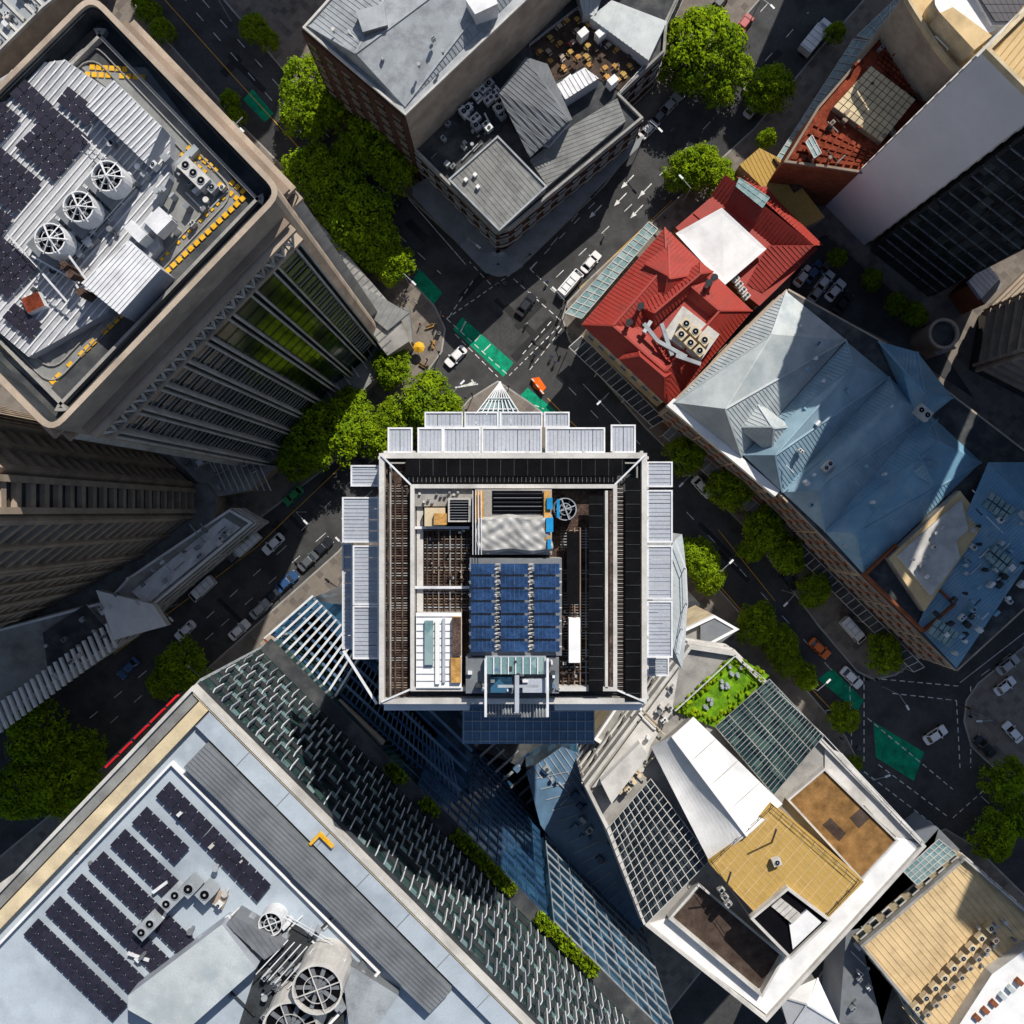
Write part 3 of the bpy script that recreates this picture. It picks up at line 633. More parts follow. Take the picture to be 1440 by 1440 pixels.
b['walls'].prism(pt,.1,hh,'slab_white','tan_roof'); b['parapet'].ring(pt,.5,hh,hh+1.2,'cream')
pl=[P(u,v,hh) for u,v in((1383,72),(1480,150),(1600,0),(1500,-60))]
b['roof_tiles'].rib([p+Vector((0,0,.05)) for p in pl],.8,.1,.08,'ochre')
for i in range(4):
    m_=(Vector(pt[i])+Vector(pt[(i+1)%4]))/2; w0=Vector(P2(1187,317,0))
    if (m_-w0).length>2: facade(b['bands'],pt[i],pt[(i+1)%4],3,hh-1,3.6,3.6,'concrete_light',1.2,.3,.3,.2)
b.done()
b=Bld('dark_glass_tower'); t2=ccw(pp([(1222,352),(1305,418),(1420,300),(1320,248)],0)); b['walls'].prism(t2,.1,98,'glass_dark','roof_dark')
for i in range(4): facade(b['mullions'],t2[i],t2[(i+1)%4],2,98,3.6,1.8,'dark_metal',.2,.2,.1,.25,'mid_metal')
b.done()
b=Bld('ribbed_office_tower'); t2=ccw(pp([(1362,520),(1375,445),(1440,380),(1700,300),(1700,640),(1440,560)],0)); b['walls'].prism(t2,.1,86,'glass_dark','concrete')
for i in range(6): facade(b['balconies'],t2[i],t2[(i+1)%6],3,86,3.3,7,'beige',1.1,1.0,.5,.8)
b.done()
for nm,pts,h_ in (('shade_tower_right',[(1560,640),(1700,760),(1860,600),(1720,480)],100),('shade_tower_top',[(1180,-170),(1290,-60),(1420,-190),(1300,-300)],52),('shade_tower_left',[(300,-230),(430,-110),(560,-240),(430,-360)],60)):  # unseen towers added outside the frame to throw shade on the streets
    b=Bld(nm); t2=ccw(pp(pts,0)); b['walls'].prism(t2,.1,h_,'glass_dark','concrete')
    for i in range(4): facade(b['floors'],t2[i],t2[(i+1)%4],3,h_,3.6,5,'concrete',1.2,.4,.5,.5)
    b.done()
b=Bld('curved_roof_hotel'); z=30
pt=rc([(1270,-10),(1330,-60),(1500,-60),(1500,90),(1395,90),(1350,105),(1320,70)],16,4); b['walls'].ppx(pt,.1,z,'beige','tan_roof'); b['parapet'].ring(ccw(pp(pt,z+1.2)),.5,z,z+1.2,'cream')
b['upper'].ppx(rc([(1310,0),(1350,-40),(1400,-20),(1408,40),(1350,60)],14,4),z,z+4,'cream','membrane'); b['upper'].ppx([(1322,18),(1340,10),(1395,50),(1370,70)],z,z+5,'cream','tan_roof')
b['solar_panels'].qgrid([(1360,-30),(1500,-30),(1500,30),(1400,30)],14,5,(.06,.06),z+5,z+5.2,'pv'); b['upper'].ppx([(1355,-35),(1505,-35),(1505,35),(1395,35)],z,z+4.6,'white_metal')
b['upper'].ppx([(1360,30),(1405,75),(1395,90),(1345,60)],z,z+2.6,'tan_roof','ochre'); clutter(b['plant'],[(1290,0),(1440,0),(1440,80),(1350,90)],z+1,16,45,12); b.done()
# ---------------------------------------------------------------- J: lower right building
J=Bld('terrace_office_building'); z=38
jp=[(1035,918),(1303,1190),(1078,1438),(905,1300),(852,1165),(822,1105),(970,908)]
J['walls'].ppx(jp,.1,z,'concrete_light','concrete'); plj=ccw(pp(jp,z+1)); J['parapet'].ring(plj,.5,z-1,z+1,'concrete_light')
for i in range(len(plj)): facade(J['facade'],plj[i],plj[(i+1)%len(plj)],3,z-1.2,3.8,3.5,'concrete_light',1.1,.35,.4,.25)
o=J['roof_details']
o.ppx([(1262,1175),(1298,1190),(1080,1425),(1055,1405)],z,z+.3,'membrane'); o.ppx([(910,1300),(945,1290),(1072,1395),(1080,1428)],z,z+.31,'membrane')
o.ppx([(1160,1050),(1185,1060),(1290,1180),(1262,1178),(1160,1085)],z,z+.32,'concrete_light')
gl=[(1032,920),(1082,950),(1008,1024),(948,1000)]
J['roof_garden'].ppx(gl,z,z+.5,'concrete','lawn')
for i in range(420):
    u,v=random.uniform(948,1080),random.uniform(920,1022)
    if inpoly(u,v,gl):
        x,y=P2(u,v,z+.8); edge=not inpoly(u,v,[(1032,934),(1064,953),(1004,1008),(968,994)])
        if edge or random.random()<.06: J['roof_garden'].cyl(x,y,z+.5,z+random.uniform(.7,1.3),random.uniform(.2,.5),random.choice(('leaf_mid','leaf_light','leaf_light')),7,.15)
for u,v in((1018,962),(1000,990),(1035,945)):
    for k in range(6): J['garden_rocks'].cyl(*P2(u+random.uniform(-9,9),v+random.uniform(-7,7),z+1),z+.5,z+1+k*.02,.35,'grey_metal',7,.25)
def pergola(mb,c,z,n,m,floor='glass_dark',fr='concrete_light',w=.14):
    mb.ppx(c,z-1.2,z-1,floor)
    for k in range(n+1):
        t=k/n; a=(c[0][0]+(c[1][0]-c[0][0])*t,c[0][1]+(c[1][1]-c[0][1])*t); b=(c[3][0]+(c[2][0]-c[3][0])*t,c[3][1]+(c[2][1]-c[3][1])*t); mb.beam(P(*a,z),P(*b,z),w,fr)
    for k in range(m+1):
        t=k/m; a=(c[0][0]+(c[3][0]-c[0][0])*t,c[0][1]+(c[3][1]-c[0][1])*t); b=(c[1][0]+(c[2][0]-c[1][0])*t,c[1][1]+(c[2][1]-c[1][1])*t); mb.beam(P(*a,z-.1),P(*b,z-.1),w*1.4,fr)
pergola(J['pergola'],[(1082,955),(1158,1035),(1088,1118),(1006,1022)],z+2.4,20,4,'glass_teal','concrete',.09)
pergola(J['pergola'],[(915,1095),(1000,1208),(908,1300),(857,1162)],z+2.0,14,9,'glass_dark','concrete_light',.08)
mm=J['membrane_roof']
a=[P(975,1008,z+4),P(1100,1130,z+4),P(1050,1175,z+6),P(945,1035,z+6)]; c=[P(945,1035,z+6),P(1050,1175,z+6),P(998,1212,z+3.5),P(915,1050,z+3.5)]
def sail(q,sg):
    n=10; g_={}
    for i in range(n+1):
        for j in range(n+1):
            s_,t_=i/n,j/n; p=q[0].lerp(q[1],s_).lerp(q[3].lerp(q[2],s_),t_); p.z-=sg*math.sin(math.pi*s_)*math.sin(math.pi*t_); g_[i,j]=p
    for i in range(n):
        for j in range(n): mm.face([g_[i,j],g_[i+1,j],g_[i+1,j+1],g_[i,j+1]],'membrane')
sail(a,.9); sail(c,.7)
for t_ in(0,.25,.5,.75,1): mm.beam(a[3].lerp(a[2],t_)+Vector((0,0,.1)),a[0].lerp(a[1],t_)+Vector((0,0,.1)),.1,'concrete_light')
mm.ppx([(972,1012),(1092,1130),(1000,1205),(922,1055)],z,z+2.2,'concrete')
mm.beam(a[3],a[2],.3,'membrane',.5)
o.ppx([(1160,1083),(1260,1182),(1212,1235),(1110,1125)],z,z+.9,'concrete_light','gravel_brown'); o.ring(ccw(pp([(1160,1080),(1264,1182),(1212,1239),(1107,1125)],z+1.3)),.3,z,z+1.3,'concrete_light')
o.ppx([(1195,1150),(1215,1132),(1228,1146),(1208,1165)],z+.9,z+.96,'gravel_dark'); o.ppx([(1168,1150),(1190,1172),(1180,1183),(1157,1160)],z+.9,z+.95,'gravel_dark')
o.ppx([(985,1248),(1100,1345),(1070,1398),(945,1292)],z,z+.2,'concrete_light','gravel_dark'); o.ring(ccw(pp([(983,1242),(1105,1345),(1072,1403),(940,1292)],z+1.6)),.35,z,z+1.6,'concrete_light')
y_=J['penthouse']
c=[(1085,1130),(1215,1240),(1115,1342),(998,1215)]
y_.ppx(c,z,z+5,'ochre','ochre'); y_.rib([P(u,v,z+5.01) for u,v in (c[3],c[0],c[1],c[2])],.75,.07,.05,'tan_roof'); y_.rib([P(u,v,z+5.012) for u,v in c],1.5,.07,.05,'tan_roof')
rail(y_,[(1088,1134),(1210,1240),(1165,1288)],z+5,1.1,'gravel_dark'); rail(y_,[(1088,1134),(1002,1214),(1055,1290)],z+5,1.1,'gravel_dark')
y_.ppx([(1108,1250),(1168,1295),(1112,1348),(1058,1292)],z+5,z+5.6,'concrete_light','black_void'); y_.ring(ccw(pp([(1108,1248),(1170,1295),(1112,1350),(1055,1292)],z+6.2)),.35,z+5,z+6.2,'concrete_light')
for i in range(5): y_.ppx([(1085+i*6,1275+i*5),(1098+i*6,1263+i*5),(1103+i*6,1267+i*5),(1090+i*6,1279+i*5)],z+5.6,z+5.8+i*.15,'concrete_light')
y_.ppx([(1110,1300),(1135,1280),(1155,1297),(1115,1335)],z+5.6,z+6,'shade_metal','membrane')
y_.beam(P(1085,1185,z+5),P(1092,1165,z+11),.2,'beige_dark'); y_.beam(P(1020,1250,z+5),P(1028,1225,z+10),.2,'beige_dark'); acunit(y_,1093,1213,z+5,12,10,1,20,'concrete_light',1)
for k in range(3): acunit(y_,1015+k*5,1252+k*10,z+3,9,7,1+k*.01,45,'concrete_light',1)
rail(o,[(950,1000),(1035,922),(1070,950),(1160,1035),(1300,1185)],z+1,.8); clutter(o,[(850,1110),(960,1010),(915,1090),(870,1160)],z+.8,14,45,10,('beige','concrete_light','cream'))
J['upper_terrace'].ppx([(832,1108),(955,940),(945,1000),(915,1048),(905,1085)],z,z+.8,'concrete','concrete_light'); J['upper_terrace'].ppx([(845,1100),(900,1045),(912,1062),(860,1130)],z+.8,z+3,'membrane','concrete_light')
clutter(J['upper_terrace'],[(900,1040),(950,960),(945,1000),(915,1045)],z+.8,16,45,9,('beige','concrete_light','mid_metal','membrane'))
J.done()
b=Bld('cream_infill_building'); z=30
ci=[(930,900),(1005,865),(1040,885),(965,925),(850,1050),(835,1040)]
b['body'].ppx(ci,.1,z,'cream','concrete'); b['roof'].ppx([(985,880),(1010,868),(1038,886),(985,925)],z,z+1,'beige_dark','mid_metal'); b['parapet'].ring(ccw(pp(ci,z+1.2)),.4,z,z+1.2,'membrane'); b.done()
# K
b=Bld('tan_roof_building'); z=14
kp=[(1357,1205),(1500,1330),(1340,1520),(1300,1440),(1210,1330)]
b['walls'].ppx(kp,.1,z,'cream','tan_roof'); b['parapet'].ring(ccw(pp(kp,z+1)),.5,z,z+1,'concrete'); b['roof_seams'].rib([P(u,v,z+.02) for u,v in((1210,1330),(1357,1205),(1500,1330),(1340,1520))],1.1,.1,.07,'tan_roof')
for k in range(9): acunit(b['roof_plant'],1290+k*13,1418-k*14,z+.8,11,9,1.2+k*.01,45,'cream',1)
for k in range(9): acunit(b['roof_plant'],1305+k*12,1427-k*13,z+.8,9,7,.9+k*.01,45,'beige',1)
b['white_roof'].ppx([(1395,1370),(1450,1330),(1500,1400),(1430,1470),(1340,1455)],z,z+2.5,'concrete_light','membrane')
for k in range(6): b['white_roof'].bpx(1375+k*12,1432-k*10,z+2.5,7,10,.6+.05*k,45,random.choice(('brick','pale_roof','mid_metal')))
clutter(b['roof_plant'],[(1370,1290),(1430,1300),(1430,1340),(1380,1370)],z,14,45,8); rail(b['railing'],[(1357,1208),(1440,1280)],z+1,1)
kk=ccw(pp(kp,z))
for i in range(len(kk)): windows(b['windows'],kk[i],kk[(i+1)%len(kk)],3,z,3.8,3,1.3,1.8)
b.done()
b=Bld('glass_roof_annexe'); b['body'].ppx([(1255,1215),(1320,1165),(1350,1195),(1230,1300),(1190,1310),(1180,1440),(1240,1440),(1215,1340)],.1,10,'shade_metal','mid_metal'); canopy(b['canopy'],[(1270,1225),(1320,1180),(1345,1200),(1290,1245)],13,8,4,'glass_canopy'); b['tent'].hip([(1095,1400),(1150,1375),(1180,1440),(1110,1450)],14,17,(1135,1412),(1137,1414),'membrane',None); b['tent'].ppx([(1100,1402),(1148,1380),(1175,1440),(1112,1446)],.1,13.9,'concrete'); clutter(b['plant'],[(1200,1300),(1225,1310),(1230,1420),(1190,1430)],10,14,45,8); b.done()
# ---------------------------------------------------------------- L: lower-left big building
L_=Bld('louvred_office_building'); hL=84.0; z=hL-1.2
c0=Vector((270,965)); e1=Vector((.705,.709)); e2=Vector((-.69,.724))
def lp(a,b): p=c0+e1*a+e2*b; return (p.x,p.y)
lpoly=[lp(0,0),lp(1050,0),lp(1050,560),lp(0,560)]
pll=ccw(pp(lpoly,hL)); L_['walls'].prism(inset(pll,.05),.1,z,'glass_teal','ll_roof')
L_['parapet'].ring(pll,.35,z-1,hL,'concrete_light')
def lq(a0,b0,a1,b1): return [lp(a0,b0),lp(a1,b0),lp(a1,b1),lp(a0,b1)]
o=L_['roof']
o.ppx(lq(22,8,40,560),z,hL-.2,'cream'); o.ppx(lq(5,8,20,560),z,hL-.4,'concrete','roof_grey')
o.ppx(lq(42,8,1040,36),z,hL-.3,'concrete','ll_roof'); o.ppx(lq(8,2,1040,7),z,hL-.15,'cream')
corr(o,lq(70,44,560,88),z,z+1.6,'mid_metal',.42,1,.12,.08,'mid_metal')
for k in range(12): o.ppx(lq(42+k*80,9,43+k*80,35),hL-.3,hL-.26,'mid_metal')
o.ppx(lq(276,18,300,22),z,hL+.15,'yellow_paint'); o.ppx(lq(272,18,276,40),z,hL+.16,'yellow_paint')
o.ring(ccw(pp(lq(52,96,470,540),z+.7)),.25,z,z+.7,'membrane')
pv=L_['solar_panels']
pv.qgrid([(238,1098),(382,1245),(362,1270),(218,1120)],14,2,(.1,.08),z+.5,z+.6,'pv')
for j,ln in enumerate((62,78,140,140,140,128)):
    bx=206-j*30.5; by=1133+j*31.5
    pv.qgrid([(bx,by),(bx+ln*.99,by+ln*.96),(bx+ln*.99-22,by+ln*.96+24),(bx-22,by+24)],max(5,int(ln/9)),2,(.12,.1),z+.5,z+.6,'pv')
ro=L_['roof_plant']
for (u,v) in((205,1305),(240,1265),(265,1250),(288,1258)): acunit(ro,u,v,z,34 if u<250 else 22,20,1.8,45,'grey_metal',2 if u<250 else 1)
for a,b in(((215,1255),(235,1240)),((180,1340),(210,1350)),((250,1250),(230,1290))): ro.beam(P(*a,z+.6),P(*b,z+.6),.3,'white_metal')
corr(ro,[(312,1300),(360,1362),(250,1460),(180,1420),(180,1400)],z,z+3.2,'pale_roof',30,0); corr(ro,[(330,1288),(400,1330),(372,1350),(318,1300)],z,z+2.6,'mid_metal',.5,1,.1,.06,'mid_metal')
ro.ppx([(400,1285),(500,1370),(480,1460),(330,1460),(360,1365)],z,z+.1,'dark_metal')
ro.ppx([(300,1250),(320,1262),(312,1280),(296,1270)],z,z+.6,'beige')
fan(ro,380,1300,z,z+2.2,17); fan(ro,446,1392,z,z+5.5,36,'concrete_light',10); fan(ro,408,1448,z,z+4.5,40,'concrete_light',10)
for i in range(10):
    ro.beam(P(405+i*9,1322+i*3,z+2.5),P(360+i*9,1370+i*4,z+2.5),.1,'white_metal')
ro.ppx([(480,1350),(560,1400),(520,1460),(490,1440)],z,z+1.5,'mid_metal','grey_metal'); rail(ro,[(400,1290),(470,1330),(500,1400)],z,1.3)
clutter(ro,[(400,1290),(540,1380),(500,1440),(340,1440),(365,1370)],z,60,45,12,('grey_metal','mid_metal','dark_metal','white_metal')); clutter(ro,[(170,1320),(300,1240),(360,1290),(220,1400)],z,20,45,10)
clutter(ro,lq(95,100,420,160),z,8,45,8)
for k in range(14): ro.cyl(*P2(90+k*18,1180+k*17,z+.3),z,z+.3,.2,'mid_metal',8)
p_e=Vector(P2(*lp(0,0),hL)); q_e=Vector(P2(*lp(1050,0),hL)); dE=(q_e-p_e).normalized(); Lf=(q_e-p_e).length; nE=Vector((-dE.y,dE.x))
if nE.dot(Vector((1,1)))<0: nE=-nE
angE=math.degrees(math.atan2(dE.y,dE.x))
sl=L_['louvre_fins']; fl=L_['floor_slabs']
fh=3.6; z0s=58.5
nf=int((hL-1.5-z0s)/fh)
for i in range(nf+1):
    zt=hL-1.8-i*fh
    c=p_e+dE*Lf/2+nE*.2; fl.box(c.x,c.y,zt,Lf-.1,.4,.25,angE,'dark_metal')
    if i==nf: break
    n=int(Lf/1.25)
    for k in range(n):
        if random.random()<.05: continue
        c=p_e+dE*(k*1.25+(i%2)*.6+.5)+nE*.5
        sl.box(c.x,c.y,zt-fh+.45,.12,.65,fh-.55,angE+18,random.choice(('shade_metal','white_metal','white_metal','grey_metal')))
        if (k+i)%3==0:
            c2=p_e+dE*(k*1.25+1)+nE*.3; L_['spandrels'].box(c2.x,c2.y,zt-1.3,1.0,.1,1.3,angE,'glass_canopy')
c=p_e+dE*Lf/2+nE*.9; fl.box(c.x,c.y,z0s-1.2,Lf,1.8,.9,angE,'roof_dark')
pl_=L_['planter_shrubs']
for k in range(2600):
    t=random.uniform(22,Lf*.8)
    if math.sin(t*.9)+math.sin(t*.37)<-.5: continue
    c=p_e+dE*t+nE*random.uniform(.6,2.2); r=random.uniform(.15,.4)
    v=[Vector((c.x,c.y,z0s-.2+random.random()*1.3))+Vector((random.uniform(-r,r),random.uniform(-r,r),random.uniform(-.2,.3))) for _ in range(4)]
    pl_.face(v[:3],random.choice(('leaf_light','leaf_mid'))); pl_.face(v[1:],'leaf_light')
def lowvol(t0,t1,depth,ztop,mt,frame,fh,bay,sh,fw,top='roof_dark',sd=.12):
    a=p_e+dE*t0; b=p_e+dE*t1; pts=[a+nE*.01,b+nE*.01,b+nE*depth,a+nE*depth]
    L_['lower_volume'].prism([(p.x,p.y) for p in pts],.1,ztop,mt,top)
    pq=ccw([(p.x,p.y) for p in pts])
    for i in range(4):
        P_,Q_=Vector(pq[i]),Vector(pq[(i+1)%4])
        if (Q_-P_).length>depth+.5: facade(L_['lower_frames'],P_,Q_,1,ztop,fh,bay,frame,sh,sd,fw,.1)
lowvol(27,51,1.4,56,'glass_blue','navy_metal',3.6,1.8,.5,.14,sd=.2)
lowvol(52,Lf,1.6,56.2,'glass_blue','grey_metal',3.6,2.6,.3,.12)
lowvol(.3,26,4.5,40,'glass_blue','navy_metal',3.6,1.5,.6,.12,sd=.2)
for i in range(4):
    a,b2=pll[i],pll[(i+1)%4]; m=(Vector(a)+Vector(b2))/2
    if abs((m-p_e).dot(nE))>1: facade(fl,a,b2,3,z-2,3.6,3,'grey_metal',.8,.3,.2,.3)
for (a,b2) in(((250,978),(236,992)),((231,997),(213,1015)),((208,1020),(190,1038)),((184,1044),(170,1058)),((165,1063),(150,1078))): L_['red_sign'].beam(P(*a,hL-5),P(*b2,hL-5),.22,'red_sign',.8)
L_.done()
b=Bld('white_roof_building'); b['walls'].ppx([(-80,1300),(80,1400),(40,1520),(-200,1500)],.1,70,'concrete_light','tan_roof'); clutter(b['roof_plant'],[(-20,1340),(75,1400),(50,1440),(-20,1440)],70,22,45,22,('membrane','concrete_light','white_metal')); b.done()
b=Bld('podium_terrace'); z=14
b['body'].ppx([(700,590),(780,640),(870,730),(940,800),(985,850),(940,930),(860,1020),(760,1090),(640,1040),(560,960),(490,860),(520,790),(620,660)],.1,z,'concrete','roof_dark')
for i in range(26): b['roof_beams'].beam(P(500+i*11,845+i*11,z+.5),P(470+i*11,872+i*11,z+.5),.4,'grey_metal')
clutter(b['plant'],[(860,1000),(940,900),(985,860),(920,800),(860,900)],z,30,45,10); clutter(b['plant'],[(700,1080),(860,1010),(850,1060),(740,1090)],z,24,45,12,('navy_metal','slate_blue','grey_metal')); b.done()
b=Bld('glass_podium_roof'); z=48
b['slats_body'].ppx([(365,905),(430,845),(480,850),(660,1080),(660,1150),(520,1030)],.1,z-8,'glass_blue','glass_blue')
for i in range(12):
    t=i/29; b['roof_slats'].beam(P(372+t*255,898+t*225,z),P(440+t*190,838+t*195,z),.3,'white_metal',.5)
for i in range(12,40):
    t=i/40; b['roof_slats'].beam(P(372+t*285,898+t*255,z-3),P(440+t*200,838+t*235,z-3),.18,'slate_blue',.4)
for i in range(7): b['roof_slats'].beam(P(372+i*11,898-i*10,z-.5),P(640+i*4,1140-i*14,z-.5),.3,'navy_metal' if i%2 else 'slate_blue',.4)
b['band'].prism([P2(*q,z+.6) for q in((365,905),(378,893),(540,1045),(530,1062))],z-1,z+.6,'beige')
for i in range(24): b['band'].bpx(376+i*6.7,903+i*6.4,z+.6,2,12,.1,45,'rust_roof')
b.done()
b=Bld('wedge_annexe'); z=24
b['walls'].ppx([(740,1085),(790,1050),(870,1080),(840,1130),(905,1300),(880,1330),(760,1160)],.1,z,'glass_blue','slate_blue'); b['fins'].rib([P(u,v,z+.02) for u,v in((740,1085),(790,1050),(870,1080),(840,1130))],1.0,.15,.12,'grey_metal')
for k in range(16): b['fins'].beam(P(752+k*8,1095+k*15,z+.1),P(800+k*6,1085+k*14,z+.1),.12,'grey_metal')
clutter(b['plant'],[(750,1080),(860,1085),(830,1130),(870,1200),(850,1230)],z,22,45,12,('navy_metal','slate_blue','grey_metal')); b.done()
# ---------------------------------------------------------------- M: central tower
M=Bld('central_skyscraper'); hM=100.0; z=hM-1.2
M['walls'].rect(536,640,908,988,.1,z,'glass_blue','roof_dark')
def wr(u0,v0,u1,v1,h): return ccw(pp([(u0,v0),(u1,v0),(u1,v1),(u0,v1)],h))
for i in range(4):
    q=wr(536,640,908,988,z); facade(M['facade'],q[i],q[(i+1)%4],4,z-1.3,3.6,2.4,'concrete_light',.8,.3,.25,.45)
M['parapet'].ring(wr(533,637,910,990,hM),.45,z-1.2,hM,'concrete_light')
d=M['roof_deck']
R_=lambda k,u0,v0,u1,v1,a,b_,m,t=None: M[k].rect(u0,v0,u1,v1,z+a,z+b_,m,t)
for (u0,v0),(u1,v1) in (((536,640),(580,684)),((907,640),(862,684)),((536,987),(580,968)),((907,987),(862,968))): d.beam(P(u0,v0,z+1.3),P(u1,v1,z+1.3),.14,'white_metal')
d.ring(wr(577,681,868,972,z+1.5),.34,z,z+1.5,'concrete_light')
d.ring(wr(548,650,897,984,z+.9),.12,z,z+.9,'concrete')
R_('roof_deck',540,645,575,984,0,.25,'brown_pipe')
for i in range(86): v=680+i*3.5; M['ladder_rack'].beam(P(543,v,z+.6),P(573,v,z+.6),.07,random.choice(('brown_pipe','gravel_dark','concrete','beige_dark')))
for u in(546,556,566): M['ladder_rack'].beam(P(u,680,z+.75),P(u,980,z+.75),.12,'brown_pipe')
R_('solar_black',570,646,879,669,1.2,1.35,'pv_black'); R_('solar_black',879.5,672,900,986,1.2,1.33,'pv_black'); R_('solar_black',828,697,848,972,1.8,1.95,'pv_black'); R_('solar_black',797,748,815,850,1.8,1.96,'pv_black')
R_('solar_black',857,690,862,970,1.3,1.4,'brown_pipe')
for k in range(16):
    u=590+k*19; M['solar_black'].beam(P(u,646,z+1.37),P(u,669,z+1.37),.05,'dark_metal'); v=690+k*19; M['solar_black'].beam(P(879.5,v,z+1.36),P(900,v,z+1.36),.05,'dark_metal'); v=709+k*16.5; M['solar_black'].beam(P(828,v,z+1.98),P(848,v,z+1.98),.05,'dark_metal')
for k in range(100):
    u=575+k*3.05; M['ladder_rack'].beam(P(u,671,z+.5),P(u,678,z+.5),.07,'concrete_light' if k%2==0 else 'brown_pipe')
    v=684+k*2.9; M['ladder_rack'].beam(P(868,v,z+.9),P(877,v,z+.9),.07,'concrete' if k%2 else 'brown_pipe')
    M['ladder_rack'].beam(P(901,v,z+.9),P(908,v,z+.9),.07,'concrete' if k%3==0 else 'brown_pipe')
R_('roof_deck',585,690,862,966,0,.1,'brown_pipe')
for (u0,u1,v0,v1) in((597,660,742,862),(788,828,742,965),(848,850,700,965)):
    n=int((v1-v0)/4)
    for i in range(n): M['pipe_racks'].beam(P(u0,v0+i*4,z+.45),P(u1,v0+i*4,z+.45),.08,random.choice(('brown_pipe','beige_dark','gravel_dark','grey_metal','concrete')))
    for u in range(int(u0)+4,int(u1),8): M['pipe_racks'].beam(P(u,v0,z+.7),P(u,v1,z+.7),.09,random.choice(('concrete','brown_pipe','beige_dark','gravel_dark')))
for v in(742,826): M['pipe_racks'].beam(P(583,v,z+.95),P(660,v,z+.95),.22,'white_metal')
for k in range(26):
    u=random.uniform(600,655); v=random.uniform(745,858); M['pipe_racks'].bpx(u,v,z+.7,random.uniform(1,4),random.uniform(1,4),random.uniform(.2,.5),0,random.choice(('brown_pipe','grey_metal','beige_dark')))
    u=random.uniform(790,826); v=random.uniform(860,962); M['pipe_racks'].bpx(u,v,z+.7,random.uniform(2,6),random.uniform(2,5),random.uniform(.2,.6),0,random.choice(('brown_pipe','gravel_dark','concrete','dark_metal')))
R_('roof_deck',586,690,595,860,.4,.6,'concrete_light'); R_('roof_deck',582,686,665,712,.3,1.0,'grey_metal','concrete'); R_('roof_deck',851,690,855,968,.3,1.5,'concrete_light')
for k in range(12): M['roof_deck'].bpx(590+k*6,random.uniform(692,708),z+1.0,3,3,.3+.02*k,0,random.choice(('concrete_light','mid_metal','grey_metal')))
R_('white_platform',585,862,649,968,.3,1.6,'concrete_light','membrane')
M['white_platform'].rib([P(u,v,z+1.62) for u,v in((585,862),(585,968),(649,968),(649,862))],.6,.06,.05,'grey_metal')
R_('white_platform',597,873,609,935,1.6,2.0,'glass_canopy'); R_('white_platform',636,868,648,922,1.6,2.2,'wood','brown_pipe'); R_('white_platform',634,925,648,960,1.6,2.01,'wood')
R_('white_platform',612,873,618,962,1.6,1.9,'membrane'); R_('white_platform',622,870,626,960,1.6,1.91,'shade_metal')
R_('shaft',668,688,776,780,0,2.2,'concrete_light','concrete'); R_('shaft',692,690,763,722,2.2,2.25,'black_void'); R_('shaft',668,690,680,735,2.2,2.9,'wood'); R_('shaft',765,690,774,760,2.2,2.9,'wood')
for i in range(5): M['shaft'].beam(P(694,694+i*6,z+2.5),P(762,694+i*6,z+2.5),.06,'mid_metal' if i%2 else 'dark_metal')
for i in range(4): M['shaft'].beam(P(665+i*4,690,z+3.3),P(665+i*4,780,z+3.1),.06,'white_metal')
t=M['tarpaulin']; nx,ny=44,24; gv={}
for i in range(nx+1):
    for j in range(ny+1):
        a_=i/nx; b_=j/ny
        sag=.10*math.sin(a_*9+b_*2.2)*(b_**.5)+.07*math.sin(a_*23+b_*9)+.05*math.sin(b_*17+a_*13)+.03*math.sin(a_*41-b_*22)
        u=670+106*a_+2.0*math.sin(b_*9); v=725+52*b_+2.0*math.sin(a_*11)*(1 if j in(0,ny) else .7)
        gv[i,j]=P(u,v,z+2.9+sag-.8*max(0,abs(b_-.5)-.42)/.08*.5)
for i in range(nx):
    for j in range(ny): t.face([gv[i,j+1],gv[i+1,j+1],gv[i+1,j],gv[i,j]],'tarp')
for a,b_,c_,d_ in((768,728,778,748),(769,700,777,716),(783,702,787,728),(770,758,775,772)): R_('blue_sheets',a,b_,c_,d_,2.95,3.2,'tarp_blue')
fan(M['roof_fan'],795,716,z,z+2.8,16,'grey_metal',6)
R_('roof_units',597,714,626,740,.3,1.8,'wood','cream'); R_('roof_units',610,722,628,738,1.8,2.3,'wood'); R_('roof_units',630,700,662,734,.3,2.0,'concrete_light'); M['roof_units'].rect(633,703,659,731,z+2.0,z+2.06,'black_void')
for i in range(7): M['roof_units'].beam(P(633,706+i*3.8,z+2.15),P(659,706+i*3.8,z+2.15),.05,'mid_metal')
R_('roof_units',800,870,816,932,.8,2.0,'membrane')
for u0,u1 in((662,696),(704,743),(751,787)):
    M['solar_array'].qgrid([(u0,791),(u1,791),(u1,918),(u0,918)],2,7,(.04,.16),z+2.8,z+2.9,'pv_blue',.3)
    for i in range(7): M['solar_array'].beam(P(u0-3,800+i*18.2,z+2.6),P(u1+3,800+i*18.2,z+2.6),.08,'white_metal')
    for i in range(7):
        for q in range(1,6): M['solar_array'].beam(P(u0+(u1-u0)*q/6,792+i*18.14,z+3.22),P(u0+(u1-u0)*q/6,807+i*18.14,z+2.93),.025,'slate_blue')
R_('solar_array',660,785,790,922,0,2.3,'concrete','mid_metal')
for i in range(22): M['solar_array'].beam(P(697,793+i*5.7,z+2.6),P(703,793+i*5.7,z+2.6),.08,'concrete_light'); M['solar_array'].beam(P(744,793+i*5.7,z+2.6),P(750,793+i*5.7,z+2.6),.08,'concrete_light')
R_('maintenance_unit',655,924,786,975,0,2.2,'shade_metal','mid_metal'); R_('maintenance_unit',682,924,768,948,2.2,3.2,'shade_metal','glass_canopy')
